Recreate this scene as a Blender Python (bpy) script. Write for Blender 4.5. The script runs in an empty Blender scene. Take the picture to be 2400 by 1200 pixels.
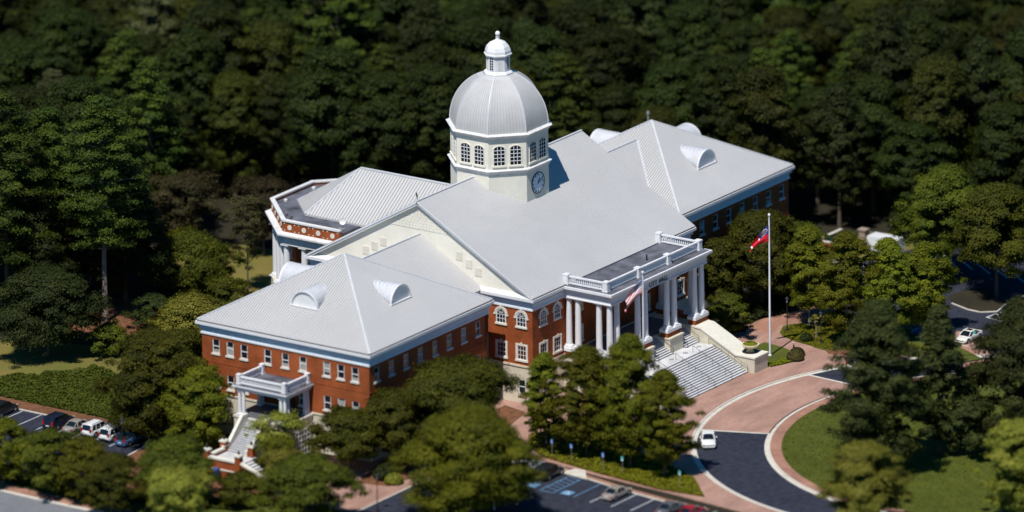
import bpy, bmesh, math, random
import numpy as np
from mathutils import Vector, Matrix
SC = bpy.context.scene
COL = SC.collection
# ---------------------------------------------------------------- camera, sky, sun, exposure
CAMP = (-1086.097873, -764.384119, 429.366282)
AZ, EL, ROLL, FPX = math.radians(-54.925), math.radians(17.408), math.radians(-0.823), 24000.0
CAMD = Vector((math.sin(AZ)*math.cos(EL), -math.cos(AZ)*math.cos(EL), math.sin(EL)))
def make_camera():
    cd = bpy.data.cameras.new('camera'); co = bpy.data.objects.new('camera', cd); COL.objects.link(co)
    fwd = -CAMD; right = fwd.cross(Vector((0, 0, 1))).normalized(); up = right.cross(fwd)
    r2 = math.cos(ROLL)*right+math.sin(ROLL)*up; u2 = -math.sin(ROLL)*right+math.cos(ROLL)*up
    m = Matrix((r2, u2, -fwd)).transposed().to_4x4(); m.translation = Vector(CAMP)
    co.matrix_world = m
    cd.sensor_width = 36; cd.lens = FPX/2400*36; cd.clip_start = 50; cd.clip_end = 6000
    cd.dof.use_dof = True; cd.dof.focus_distance = 1386; cd.dof.aperture_fstop = 0.037; cd.dof.aperture_blades = 0
    SC.camera = co
make_camera()
SUNV = Vector((-0.56, -0.10, 1.0)).normalized()
W = bpy.data.worlds.new('World'); SC.world = W; W.use_nodes = True
nt = W.node_tree; bg = nt.nodes['Background']
sky = nt.nodes.new('ShaderNodeTexSky'); sky.sky_type = 'NISHITA'; sky.sun_disc = False
sky.sun_elevation = math.asin(SUNV.z); sky.sun_rotation = math.atan2(SUNV.x, SUNV.y)
sky.air_density = 1.0; sky.dust_density = 0.3; sky.ozone_density = 2.0
hs = nt.nodes.new('ShaderNodeHueSaturation'); hs.inputs['Saturation'].default_value = 1.85
nt.links.new(sky.outputs[0], hs.inputs['Color']); nt.links.new(hs.outputs[0], bg.inputs[0]); bg.inputs[1].default_value = 0.074
sl = bpy.data.lights.new('sun', 'SUN'); so = bpy.data.objects.new('sun', sl); COL.objects.link(so)
sl.energy = 4.7; sl.angle = math.radians(0.5); sl.color = (1.0, 0.965, 0.91)
so.rotation_euler = (-SUNV).to_track_quat('-Z', 'Y').to_euler(); so.location = (-100, -30, 150)
SC.view_settings.view_transform = 'Standard'; SC.view_settings.look = 'None'
SC.view_settings.exposure = 0.08; SC.view_settings.gamma = 1.0
RNG = random.Random(11)
# ---------------------------------------------------------------- materials
MATS = {}
def mat(name, col, rough=0.7, var=0.12, scale=1.5, col2=None, metal=0.0, bump=0.0, spec=0.3, detail=6.0, transl=0.0, coat=0.0):
    if name in MATS: return MATS[name]
    m = bpy.data.materials.new(name); m.use_nodes = True; t = m.node_tree; b = t.nodes['Principled BSDF']
    b.inputs['Roughness'].default_value = rough; b.inputs['Metallic'].default_value = metal
    b.inputs['Specular IOR Level'].default_value = spec; b.inputs['Coat Weight'].default_value = coat
    tc = t.nodes.new('ShaderNodeTexCoord'); nz = t.nodes.new('ShaderNodeTexNoise')
    nz.inputs['Scale'].default_value = scale; nz.inputs['Detail'].default_value = detail; nz.inputs['Roughness'].default_value = 0.62
    t.links.new(tc.outputs['Object'], nz.inputs['Vector'])
    rp = t.nodes.new('ShaderNodeValToRGB'); t.links.new(nz.outputs[0], rp.inputs[0])
    c2 = col2 or tuple(c*(1-var) for c in col); c1 = col if col2 else tuple(min(1, c*(1+var)) for c in col)
    rp.color_ramp.elements[0].position = 0.32; rp.color_ramp.elements[1].position = 0.68
    rp.color_ramp.elements[0].color = (*c2, 1); rp.color_ramp.elements[1].color = (*c1, 1)
    n2 = t.nodes.new('ShaderNodeTexNoise'); n2.inputs['Scale'].default_value = scale*.13+.02; n2.inputs['Detail'].default_value = 5; n2.inputs['Roughness'].default_value = .7
    t.links.new(tc.outputs['Object'], n2.inputs['Vector']); r2 = t.nodes.new('ShaderNodeMapRange'); k = min(.22, .05+var*.5)
    r2.inputs[1].default_value = .3; r2.inputs[2].default_value = .7; r2.inputs[3].default_value = 1-k; r2.inputs[4].default_value = 1+k*.6
    t.links.new(n2.outputs[0], r2.inputs[0]); vm = t.nodes.new('ShaderNodeVectorMath'); vm.operation = 'SCALE'
    t.links.new(rp.outputs[0], vm.inputs[0]); t.links.new(r2.outputs[0], vm.inputs['Scale']); t.links.new(vm.outputs[0], b.inputs['Base Color'])
    if bump:
        bp = t.nodes.new('ShaderNodeBump'); bp.inputs['Strength'].default_value = bump; bp.inputs['Distance'].default_value = 0.05
        t.links.new(nz.outputs[0], bp.inputs['Height']); t.links.new(bp.outputs[0], b.inputs['Normal'])
    MATS[name] = m; return m
def brick_mat(name, c1, c2, mortar, bw, bh, vertical=True, big=0.18, streak=None):
    m = bpy.data.materials.new(name); m.use_nodes = True; t = m.node_tree; b = t.nodes['Principled BSDF']
    b.inputs['Roughness'].default_value = 0.85; b.inputs['Specular IOR Level'].default_value = 0.2
    tc = t.nodes.new('ShaderNodeTexCoord'); br = t.nodes.new('ShaderNodeTexBrick')
    br.inputs['Scale'].default_value = 1.0; br.inputs['Brick Width'].default_value = bw; br.inputs['Row Height'].default_value = bh
    br.inputs['Mortar Size'].default_value = bh*0.09
    br.inputs['Color1'].default_value = (*c1, 1); br.inputs['Color2'].default_value = (*c2, 1); br.inputs['Mortar'].default_value = (*mortar, 1)
    if vertical:
        sp = t.nodes.new('ShaderNodeSeparateXYZ'); t.links.new(tc.outputs['Object'], sp.inputs[0])
        ad = t.nodes.new('ShaderNodeMath'); ad.operation = 'ADD'; t.links.new(sp.outputs[0], ad.inputs[0]); t.links.new(sp.outputs[1], ad.inputs[1])
        cb = t.nodes.new('ShaderNodeCombineXYZ'); t.links.new(ad.outputs[0], cb.inputs[0]); t.links.new(sp.outputs[2], cb.inputs[1])
        t.links.new(cb.outputs[0], br.inputs['Vector'])
    else: t.links.new(tc.outputs['Object'], br.inputs['Vector'])
    nz = t.nodes.new('ShaderNodeTexNoise'); nz.inputs['Scale'].default_value = 0.35; nz.inputs['Detail'].default_value = 8
    mp = t.nodes.new('ShaderNodeMapping')
    if streak: mp.inputs['Scale'].default_value = streak
    t.links.new(tc.outputs['Object'], mp.inputs[0]); t.links.new(mp.outputs[0], nz.inputs['Vector'])
    rp = t.nodes.new('ShaderNodeValToRGB'); rp.color_ramp.elements[0].position = 0.3; rp.color_ramp.elements[1].position = 0.7
    rp.color_ramp.elements[0].color = (1-big, 1-big, 1-big, 1); rp.color_ramp.elements[1].color = (1+big, 1+big, 1+big, 1)
    t.links.new(nz.outputs[0], rp.inputs[0])
    mx = t.nodes.new('ShaderNodeMix'); mx.data_type = 'RGBA'; mx.blend_type = 'MULTIPLY'; mx.inputs[0].default_value = 1
    t.links.new(br.outputs[0], mx.inputs[6]); t.links.new(rp.outputs[0], mx.inputs[7]); t.links.new(mx.outputs[2], b.inputs['Base Color'])
    MATS[name] = m; return m
def leaf_mat(name, dark, light, transl=0.25):
    m = bpy.data.materials.new(name); m.use_nodes = True; t = m.node_tree
    b = t.nodes['Principled BSDF']; out = t.nodes['Material Output']
    b.inputs['Roughness'].default_value = 0.6; b.inputs['Specular IOR Level'].default_value = 0.12
    at = t.nodes.new('ShaderNodeAttribute'); at.attribute_name = 'tint'
    oi = t.nodes.new('ShaderNodeObjectInfo')
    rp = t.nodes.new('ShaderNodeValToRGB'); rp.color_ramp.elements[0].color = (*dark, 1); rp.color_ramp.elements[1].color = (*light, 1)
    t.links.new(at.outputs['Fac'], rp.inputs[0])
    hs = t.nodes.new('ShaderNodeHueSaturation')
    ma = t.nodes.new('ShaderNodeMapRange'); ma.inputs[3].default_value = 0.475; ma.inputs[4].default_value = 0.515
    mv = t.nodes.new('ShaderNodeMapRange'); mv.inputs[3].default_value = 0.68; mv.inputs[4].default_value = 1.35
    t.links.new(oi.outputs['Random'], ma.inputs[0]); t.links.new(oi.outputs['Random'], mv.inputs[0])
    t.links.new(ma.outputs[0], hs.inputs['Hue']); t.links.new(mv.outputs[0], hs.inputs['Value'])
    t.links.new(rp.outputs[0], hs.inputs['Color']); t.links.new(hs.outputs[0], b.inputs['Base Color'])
    tr = t.nodes.new('ShaderNodeBsdfTranslucent'); t.links.new(hs.outputs[0], tr.inputs[0])
    mx = t.nodes.new('ShaderNodeMixShader'); mx.inputs[0].default_value = transl
    t.links.new(b.outputs[0], mx.inputs[1]); t.links.new(tr.outputs[0], mx.inputs[2]); t.links.new(mx.outputs[0], out.inputs[0])
    MATS[name] = m; return m
M_BRICK = brick_mat('brick', (.345, .079, .019), (.235, .050, .012), (.26, .10, .045), .26, .085, True, .27)
M_PAVE = brick_mat('paver', (.35, .17, .11), (.27, .12, .08), (.34, .23, .18), .42, .21, False, .22)
M_PLAZA = brick_mat('plaza_paver', (.37, .205, .15), (.30, .15, .11), (.38, .29, .24), .42, .21, False, .22, (.35, 1.3, 1))
M_WALL = mat('cream_stucco', (.78, .745, .64), .85, .05, .6)
M_BASE = mat('cream_stone', (.60, .55, .43), .85, .07, 1.2)
M_STONE = mat('pale_stone', (.68, .645, .55), .8, .06, 1.4)
M_WHITE = mat('white_paint', (.74, .74, .745), .45, .03, 1.0)
M_FRIEZE = mat('frieze_shade_blue', (.60, .70, .80), .5, .04, 1.0)  # white trim with the blue of the eave shade put into its colour
M_WHITED = mat('weathered_white', (.66, .65, .63), .6, .14, 1.6)
M_ROOF = mat('metal_roof', (.495, .488, .482), .42, .035, .12, metal=0.0, spec=.5)
M_SEAM = mat('roof_seam', (.40, .395, .39), .5, .07, .35, spec=.3)
M_CAP = mat('ridge_cap', (.58, .59, .61), .4, .06, .8)
M_DOME = mat('dome_metal', (.50, .495, .49), .4, .07, .5, spec=.5)
M_GUT_SHADOW = mat('gutter_shadow', (.07, .06, .055), .9, .2)  # dark tone stands in for shadow under the eave edge; hatches share it
M_FLAT = mat('flat_roof', (.108, .110, .132), .8, .55, .45, bump=.2)
M_GLASS = mat('window_glass', (.012, .016, .02), .08, .3, .8, spec=.6)
M_BLIND = mat('blind', (.34, .34, .30), .6, .15, 6)
M_DARK = mat('dark_metal', (.02, .022, .025), .5, .2, 3)
M_DOOR = mat('door_wood', (.06, .03, .02), .5, .2, 3)
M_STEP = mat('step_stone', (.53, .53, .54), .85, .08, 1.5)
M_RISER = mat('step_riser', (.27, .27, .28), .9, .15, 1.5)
M_LAND = mat('landing_stone', (.56, .55, .55), .85, .2, .6)
M_CONC = mat('concrete', (.56, .52, .45), .9, .12, .8)
M_ASPH = mat('asphalt', (.024, .027, .042), .9, .42, 1.1, detail=10)
M_ROAD = mat('road_asphalt', (.17, .175, .19), .9, .12, .6, detail=10)
M_LINE = mat('road_paint', (.62, .62, .62), .8, .15, 2.5)
M_BLUE = mat('blue_paint', (.11, .27, .45), .8, .15, 2.5)
M_SOIL = mat('forest_floor', (.030, .024, .012), .95, .5, .25, (.018, .016, .008))
M_LAWN = mat('lawn_grass', (.088, .098, .010), .95, .3, .35, (.055, .07, .007), bump=.4, detail=12)
M_DRY = mat('dry_lawn', (.20, .145, .038), .95, .3, .09, (.115, .125, .022), bump=.4, detail=12)
M_MULCH = mat('mulch', (.15, .065, .03), .95, .35, 1.5, bump=.4)
M_BARK = mat('bark', (.11, .085, .065), .9, .3, 2.5, bump=.5)
M_BARKL = mat('pale_bark', (.24, .20, .17), .9, .25, 2.5, bump=.4)
M_STEEL = mat('galvanised', (.45, .45, .46), .4, .1, 2, metal=.6)
L_MAPLE = leaf_mat('leaf_maple', (.050, .066, .004), (.165, .172, .010))
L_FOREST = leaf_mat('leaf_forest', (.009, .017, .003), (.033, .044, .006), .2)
L_OLIVE = leaf_mat('leaf_olive', (.030, .042, .004), (.105, .112, .009))
L_DARK = leaf_mat('leaf_dark', (.012, .022, .005), (.038, .050, .010), .15)
L_PINE = leaf_mat('leaf_pine', (.015, .029, .004), (.066, .085, .009), .15)
L_LIME = leaf_mat('leaf_lime', (.085, .10, .010), (.26, .25, .035))
L_EVER = leaf_mat('leaf_evergreen', (.016, .026, .006), (.062, .074, .016), .15)
L_BROWN = leaf_mat('leaf_brown', (.03, .026, .010), (.07, .060, .022))
L_COVER = leaf_mat('leaf_cover', (.10, .115, .005), (.23, .235, .015))
L_BANK = leaf_mat('leaf_bank', (.036, .052, .006), (.092, .108, .012))
L_PALE = leaf_mat('leaf_pale', (.035, .045, .012), (.12, .13, .05))
# ---------------------------------------------------------------- mesh helpers
class MB:
    def __init__(s): s.v = []; s.f = []; s.m = []; s.c = []
    def cut(s): s.c.append((len(s.v), len(s.f)))
    def pieces(s, name, mats, parent=None, **k):       # one object per piece between cuts
        ends = s.c[1:]+[(len(s.v), len(s.f))]; out = []
        for (v0, f0), (v1, f1) in zip(s.c, ends):
            if f1 == f0: continue
            b = MB(); b.v = s.v[v0:v1]; b.f = [tuple(i-v0 for i in f) for f in s.f[f0:f1]]; b.m = s.m[f0:f1]; out.append(b.build(name, mats, parent, **k))
        return out
    def face(s, pts, m=0):
        n = len(s.v); s.v += [tuple(p) for p in pts]; s.f.append(tuple(range(n, n+len(pts)))); s.m.append(m)
    def box(s, x0, y0, z0, x1, y1, z1, m=0):
        if x0 > x1: x0, x1 = x1, x0
        if y0 > y1: y0, y1 = y1, y0
        n = len(s.v)
        s.v += [(x0, y0, z0), (x1, y0, z0), (x1, y1, z0), (x0, y1, z0), (x0, y0, z1), (x1, y0, z1), (x1, y1, z1), (x0, y1, z1)]
        for q in ((3, 2, 1, 0), (4, 5, 6, 7), (0, 1, 5, 4), (1, 2, 6, 5), (2, 3, 7, 6), (3, 0, 4, 7)):
            s.f.append(tuple(n+i for i in q)); s.m.append(m)
    def ring(s, x0, y0, x1, y1, z0, z1, w, m=0):       # rectangular frame, outer rect, width w inwards
        s.box(x0, y0, z0, x1, y0+w, z1, m); s.box(x0, y1-w, z0, x1, y1, z1, m)
        s.box(x0, y0+w, z0, x0+w, y1-w, z1, m); s.box(x1-w, y0+w, z0, x1, y1-w, z1, m)
    def prism(s, poly, z0, z1, m=0, bottom=False):
        n = len(poly); b = len(s.v)
        s.v += [(p[0], p[1], z0) for p in poly]+[(p[0], p[1], z1) for p in poly]
        s.f.append(tuple(b+n+i for i in range(n))); s.m.append(m)
        if bottom: s.f.append(tuple(b+i for i in reversed(range(n)))); s.m.append(m)
        for i in range(n):
            j = (i+1) % n; s.f.append((b+i, b+j, b+n+j, b+n+i)); s.m.append(m)
    def extr(s, pts, vec, m=0):
        n = len(pts); b = len(s.v); pts = [Vector(p) for p in pts]; vec = Vector(vec)
        s.v += [tuple(p) for p in pts]+[tuple(p+vec) for p in pts]
        s.f.append(tuple(b+i for i in reversed(range(n)))); s.m.append(m)
        s.f.append(tuple(b+n+i for i in range(n))); s.m.append(m)
        for i in range(n):
            j = (i+1) % n; s.f.append((b+i, b+j, b+n+j, b+n+i)); s.m.append(m)
    def tube(s, p0, p1, r0, r1=None, n=8, caps=True, m=0):
        r1 = r0 if r1 is None else r1; p0 = Vector(p0); p1 = Vector(p1); d = (p1-p0)
        if d.length < 1e-6: return
        d.normalize(); a = d.orthogonal().normalized(); c = d.cross(a); b = len(s.v)
        for p, r in ((p0, r0), (p1, r1)):
            for i in range(n):
                t = 2*math.pi*i/n; s.v.append(tuple(p+r*(math.cos(t)*a+math.sin(t)*c)))
        for i in range(n):
            j = (i+1) % n; s.f.append((b+i, b+j, b+n+j, b+n+i)); s.m.append(m)
        if caps:
            s.f.append(tuple(b+i for i in reversed(range(n)))); s.m.append(m)
            s.f.append(tuple(b+n+i for i in range(n))); s.m.append(m)
    def lathe(s, prof, cx=0, cy=0, n=16, m=0, phase=0.0, cap=True):
        b = len(s.v)
        for r, z in prof:
            for i in range(n):
                t = 2*math.pi*i/n+phase; s.v.append((cx+r*math.cos(t), cy+r*math.sin(t), z))
        for k in range(len(prof)-1):
            for i in range(n):
                j = (i+1) % n; s.f.append((b+k*n+i, b+k*n+j, b+(k+1)*n+j, b+(k+1)*n+i)); s.m.append(m)
        if cap:
            k = len(prof)-1; s.f.append(tuple(b+k*n+i for i in range(n))); s.m.append(m)
            s.f.append(tuple(b+i for i in reversed(range(n)))); s.m.append(m)
    def bar(s, p0, p1, w, h, m=0, up=(0, 0, 1)):       # beam of width w, height h along p0-p1
        p0 = Vector(p0); p1 = Vector(p1); d = (p1-p0).normalized(); sd = d.cross(Vector(up)).normalized(); u = sd.cross(d)
        q = [p0-sd*w/2-u*h/2, p0+sd*w/2-u*h/2, p0+sd*w/2+u*h/2, p0-sd*w/2+u*h/2]
        s.extr(q, p1-p0, m)
    def build(s, name, mats, parent=None, smooth=False, recalc=True, loc=None, rz=0.0):
        if not isinstance(mats, (list, tuple)): mats = [mats]
        me = bpy.data.meshes.new(name); me.from_pydata(s.v, [], s.f)
        for mt in mats: me.materials.append(mt)
        if len(mats) > 1: me.polygons.foreach_set('material_index', s.m)
        if recalc:
            b = bmesh.new(); b.from_mesh(me); bmesh.ops.recalc_face_normals(b, faces=b.faces); b.to_mesh(me); b.free()
        if smooth: me.polygons.foreach_set('use_smooth', [True]*len(me.polygons))
        return place(name, me, parent, loc, rz)
def place(name, me, parent=None, loc=None, rz=0.0):
    o = bpy.data.objects.new(name, me); COL.objects.link(o)
    if parent: o.parent = parent
    if loc: o.location = loc
    if rz: o.rotation_euler = (0, 0, rz)
    return o
def empty(name, loc=(0, 0, 0), rz=0.0):
    o = bpy.data.objects.new(name, None); COL.objects.link(o); o.location = loc; o.rotation_euler = (0, 0, rz); o.empty_display_size = .5; return o
def tag(o, label, cat, group=None, kind=None):
    if label: o['label'] = label
    if cat: o['category'] = cat
    if group: o['group'] = group
    if kind: o['kind'] = kind
    return o
def slab(name, poly, z1, m, z0=-.3):
    b = MB(); b.prism(poly, z0, z1); o = b.build(name, m); o['kind'] = 'structure'; return o
def children(o): return [c for c in bpy.data.objects if c.parent == o]
def copy_tree(o, loc=None, rz=None, scale=None):
    c = o.copy(); COL.objects.link(c)
    if loc is not None: c.location = loc
    if rz is not None: c.rotation_euler = (0, 0, rz)
    if scale is not None: c.scale = scale
    for ch in children(o):
        d = ch.copy(); COL.objects.link(d); d.parent = c
        for g in children(ch):
            e = g.copy(); COL.objects.link(e); e.parent = d
    return c
# ================================================================ CITY HALL
HALL = empty('city_hall'); tag(HALL, 'red brick civic building with pale metal roofs, white columned portico and clock tower dome', 'building')
PI = math.pi
def wall(b, org, u, L, z0, z1, nrm, openings, depth=.16, m=0):
    """vertical wall from org along u (2-vectors), rectangular openings (u0,u1,z0,z1) with reveals"""
    us = sorted({0, L}|{o[0] for o in openings}|{o[1] for o in openings}); zs = sorted({z0, z1}|{o[2] for o in openings}|{o[3] for o in openings})
    P = lambda a, z, d=0: (org[0]+u[0]*a-nrm[0]*d, org[1]+u[1]*a-nrm[1]*d, z)
    for i in range(len(us)-1):
        for k in range(len(zs)-1):
            a, c, e, g = us[i], us[i+1], zs[k], zs[k+1]; ca, cz = (a+c)/2, (e+g)/2
            if any(o[0] < ca < o[1] and o[2] < cz < o[3] for o in openings): continue
            b.face([P(a, e), P(c, e), P(c, g), P(a, g)], m)
    for o in openings:
        a, c, e, g = o
        for p, q in (((a, e), (c, e)), ((c, e), (c, g)), ((c, g), (a, g)), ((a, g), (a, e))):
            b.face([P(*p), P(*q), P(*q, depth), P(*p, depth)], m)
# ---- window prototypes (facing -Y, origin at the sill centre on the wall plane)
WIN = {}
def mk_sash():
    w, h = 1.15, 1.95; f = MB()
    f.box(-w/2, .06, 0, -w/2+.11, .14, h); f.box(w/2-.11, .06, 0, w/2, .14, h)
    f.box(-w/2+.11, .06, h-.09, w/2-.11, .14, h); f.box(-w/2+.11, .06, 0, w/2-.11, .14, .09); f.box(-w/2+.11, .05, h/2-.05, w/2-.11, .14, h/2+.05)
    sl = MB(); sl.box(-w/2-.14, -.14, -.24, w/2+.14, .05, -.002)
    panes = []
    for k, (lo, hi) in enumerate(((0, .0), (.09, .55), (.09, 1.25), (.45, 1.7))):
        p = MB(); p.face([(-w/2, .11, .02), (w/2, .11, .02), (w/2, .11, h-.02), (-w/2, .11, h-.02)], 0)
        if hi: p.face([(-w/2+.12, .105, lo), (w/2-.12, .105, lo), (w/2-.12, .105, hi), (-w/2+.12, .105, hi)], 1)
        panes.append(p)
    return f, sl, panes
def mesh_of(b, mats, name):
    o = b.build(name, mats); me = o.data; bpy.data.objects.remove(o); return me
_f, _s, _p = mk_sash()
WIN['sash'] = (mesh_of(_f, M_WHITE, 'sash_frame'), mesh_of(_s, M_STONE, 'sash_sill'), [mesh_of(p, [M_GLASS, M_BLIND], 'sash_pane') for p in _p])
def mk_cased():
    w, h = 1.46, 1.95; f = MB()     # cream casing with white sash
    f.ring2 = None
    f.box(-w/2-.26, -.10, 0, -w/2, .06, h+.26); f.box(w/2, -.10, 0, w/2+.26, .06, h+.26); f.box(-w/2, -.10, h, w/2, .06, h+.26)
    f.box(-.15, -.16, h+.02, .15, -.101, h+.48)
    s = MB()
    s.box(-w/2, -.03, 0, -w/2+.1, .07, h, 0); s.box(w/2-.1, -.03, 0, w/2, .07, h, 0); s.box(-w/2+.1, -.03, h-.1, w/2-.1, .07, h); s.box(-w/2+.1, -.03, 0, w/2-.1, .07, .1)
    for i in (1, 2):
        x = -w/2+w*i/3; s.box(x-.035, -.02, .1, x+.035, .06, h-.1)
        z = h*i/3; s.box(-w/2+.1, -.021, z-.035, w/2-.1, .061, z+.035)
    sl = MB(); sl.box(-w/2-.32, -.17, -.26, w/2+.32, .05, -.002)
    p = MB(); p.face([(-w/2, .0, .02), (w/2, .0, .02), (w/2, .0, h-.02), (-w/2, .0, h-.02)])
    return f, s, sl, p
_f, _s, _l, _p = mk_cased()
WIN['cased'] = (mesh_of(_f, M_STONE, 'casing'), mesh_of(_s, M_WHITE, 'sash'), mesh_of(_l, M_STONE, 'sill'), mesh_of(_p, M_GLASS, 'pane'))
def arc(r, z, a0=0, a1=PI, n=14): return [(r*math.cos(a0+(a1-a0)*i/n), z+r*math.sin(a0+(a1-a0)*i/n)) for i in range(n+1)]
def arch_ring(b, r0, r1, z, y0, y1, m=0, n=16, a0=0, a1=PI):
    A = arc(r0, z, a0, a1, n); B = arc(r1, z, a0, a1, n)
    for i in range(n):
        b.extr([(A[i][0], y0, A[i][1]), (B[i][0], y0, B[i][1]), (B[i+1][0], y0, B[i+1][1]), (A[i+1][0], y0, A[i+1][1])], (0, y1-y0, 0), m)
def mk_arched():
    w, hs = 1.42, 1.25; r = w/2     # spring line at hs
    f = MB(); arch_ring(f, r+.12, r+.36, hs, -.14, .02); f.box(-.13, -.2, hs+r+.05, .13, -.141, hs+r+.55)
    for s in (-1, 1): f.box(s*(r+.10), -.16, hs-.16, s*(r+.48), .02, hs+.02)
    g = MB(); g.box(-r-.1, -.08, 0, -r+.06, .02, hs); g.box(r-.06, -.08, 0, r+.1, .02, hs); g.box(-r+.06, -.08, 0, r-.06, .02, .08); arch_ring(g, r-.06, r+.118, hs, -.08, .02)
    for i in (1, 2):
        x = -r+w*i/3; g.box(x-.035, -.05, .08, x+.035, .02, hs+.2)
    for z in (.62, 1.2): g.box(-r+.06, -.051, z-.035, r-.06, .021, z+.035)
    arch_ring(g, .2, .27, hs, -.05, .02, n=8)
    for a in (35, 65, 115, 145):
        a = math.radians(a); g.bar((.27*math.cos(a), -.02, hs+.27*math.sin(a)), ((r-.05)*math.cos(a), -.02, hs+(r-.05)*math.sin(a)), .05, .05, up=(0, 1, 0))
    sl = MB(); sl.box(-r-.26, -.18, -.24, r+.26, .04, -.002)
    p = MB(); p.face([(-r, -.015, 0), (r, -.015, 0)]+[(x, -.015, z) for x, z in arc(r, hs)])
    return f, g, sl, p
_f, _s, _l, _p = mk_arched()
WIN['arched'] = (mesh_of(_f, M_STONE, 'arch_hood'), mesh_of(_s, M_WHITE, 'sash'), mesh_of(_l, M_STONE, 'sill'), mesh_of(_p, M_GLASS, 'pane'))
def add_win(kind, x, y, z, rz, k=0):
    t = WIN[kind]
    if kind == 'sash':
        o = place('window', t[0], HALL, (x, y, z), rz); place('sill', t[1], o); place('pane', t[2][k % 4], o)
    else:
        o = place({'cased': 'cased_window', 'arched': 'arched_window', 'tower': 'tower_window', 'lantern': 'lantern_window'}[kind], t[0], HALL, (x, y, z), rz)
        place('sash', t[1], o)
        if t[2]: place('sill', t[2], o)
        place('pane', t[3], o)
    return o
# ---- entablature round a rectangle
def entab(b, x0, y0, x1, y1, zf0=13.3, zt=15.0, white=0, gut=1, skip=''):
    def rr(p, za, zb, w=.55, m=0): b.ring(x0-p, y0-p, x1+p, y1+p, za, zb, w+p, m)
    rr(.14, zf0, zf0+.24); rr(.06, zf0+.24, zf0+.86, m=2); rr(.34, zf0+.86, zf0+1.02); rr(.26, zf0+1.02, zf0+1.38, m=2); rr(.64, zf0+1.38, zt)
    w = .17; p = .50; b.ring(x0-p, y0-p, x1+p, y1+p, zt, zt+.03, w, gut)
    p = .64
    b.ring(x0-p, y0-p, x1+p, y1+p, zt, zt+.055, .13, white)
def seams(b, pts_fn, n, h=.075, w=.055, m=1):
    for i in range(n):
        pr = pts_fn((i+.5)/n)
        if pr: b.bar(pr[0], pr[1], w, 2*h, m, up=pr[2])
S = .5547
def build_wing(s):
    X = lambda x: s*x            # mirrored: s=-1 is the near wing as measured
    cx, hw, yc = 36.45, 13.65, -.1; xo, xi = cx+hw, cx-hw; y0, y1 = yc-hw, yc+hw
    b = MB()
    end_up = [-11.45, -9.15, -6.85, -2.98, -.1, 2.78, 6.65, 8.95, 11.25]
    zs_up, zs_lo = 10.86, 6.14
    fx = [48.36-3.31*i for i in range(8)]
    ow = .575; wh = 1.95
    ops = [(yy-y0-ow, yy-y0+ow, zs_up, zs_up+wh) for yy in end_up]+[(yy-y0-ow, yy-y0+ow, zs_lo, zs_lo+wh) for yy in end_up if abs(yy+.1) > 4]
    wall(b, (X(xo), y0), (0, 1), y1-y0, 5.4, 13.3, (s, 0), ops)
    ops = [(xo-x-ow, xo-x+ow, zz, zz+wh) for x in fx for zz in (zs_up, zs_lo)]
    wall(b, (X(xo), y0), (-s, 0), xo-xi, 5.4, 13.3, (0, -1), ops)
    wall(b, (X(xo), y1), (-s, 0), xo-xi, 5.4, 13.3, (0, 1), [])
    wall(b, (X(xi), y0), (0, 1), y1-y0, 5.4, 13.3, (-s, 0), [])
    for yy in (-5.0, 4.75):                        # header course strips on the end wall
        for k in range(22):
            z = 5.8+k*.34; b.box(X(xo), yy-.11, z, X(xo+.03), yy+.11, z+.1)
    b.box(X(xo+.04), y0-.04, 9.52, X(xi), y0, 9.64); b.box(X(xo), y0, 9.52, X(xo+.04), y1, 9.64)
    b.build('brick_wall', M_BRICK, HALL)
    c = MB(); c.ring(min(X(xo+.05), X(xi)), y0-.05, max(X(xo+.05), X(xi)), y1+.05, -.5, 5.2, .4, 0)
    c.ring(min(X(xo+.16), X(xi)), y0-.16, max(X(xo+.16), X(xi)), y1+.16, 5.2, 5.42, .6, 0)
    c.build('basement_wall', M_BASE, HALL)
    for i, yy in enumerate(end_up):
        add_win('sash', X(xo), yy, zs_up, s*PI/2, (i*3+1) % 4 if i != 6 else 0)
        if abs(yy+.1) > 4: add_win('sash', X(xo), yy, zs_lo, s*PI/2, (i+2) % 4)
    for i, x in enumerate(fx):
        add_win('sash', X(x), y0, zs_up, 0, (0, 1, 0, 2, 0, 0, 3, 0)[i])
        if s < 0 or i > 2: add_win('sash', X(x), y0, zs_lo, 0, (i*5) % 4)
    for x in (46.8, 41.7): 
        q = MB(); q.box(X(x)-.6, y0-.10, 2.0, X(x)+.6, y0-.05, 4.0); q.build('basement_window', M_GLASS, HALL)
    e = MB(); entab(e, min(X(xo), X(xi)), y0, max(X(xo), X(xi)), y1)
    e.build('cornice', [M_WHITE, M_GUT_SHADOW, M_FRIEZE], HALL)
    # pyramid roof
    r = MB(); R = hw+.44; zb = 15.24; ap = (X(cx), yc, 22.98)
    C4 = [(X(cx)-R, yc-R, zb), (X(cx)+R, yc-R, zb), (X(cx)+R, yc+R, zb), (X(cx)-R, yc+R, zb)]
    for i in range(4):
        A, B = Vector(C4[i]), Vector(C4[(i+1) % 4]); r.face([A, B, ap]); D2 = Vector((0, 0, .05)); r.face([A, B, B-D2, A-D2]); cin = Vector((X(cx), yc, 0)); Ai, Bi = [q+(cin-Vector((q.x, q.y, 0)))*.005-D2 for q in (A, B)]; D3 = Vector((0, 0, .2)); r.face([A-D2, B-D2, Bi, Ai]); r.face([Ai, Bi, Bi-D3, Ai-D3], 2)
        apv = Vector(ap); mid = (A+B)/2; nrm = (B-A).cross(apv-A).normalized(); nrm = nrm if nrm.z > 0 else -nrm
        def fn(t, A=A, B=B, mid=mid, apv=apv, nrm=nrm):
            p = A.lerp(B, t); k = 1-abs(t-.5)*2; return (p, p+(apv-mid)*max(k-.01, .02), nrm)
        seams(r, fn, 70, .10 if i in (1, 3) else .03)
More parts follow.
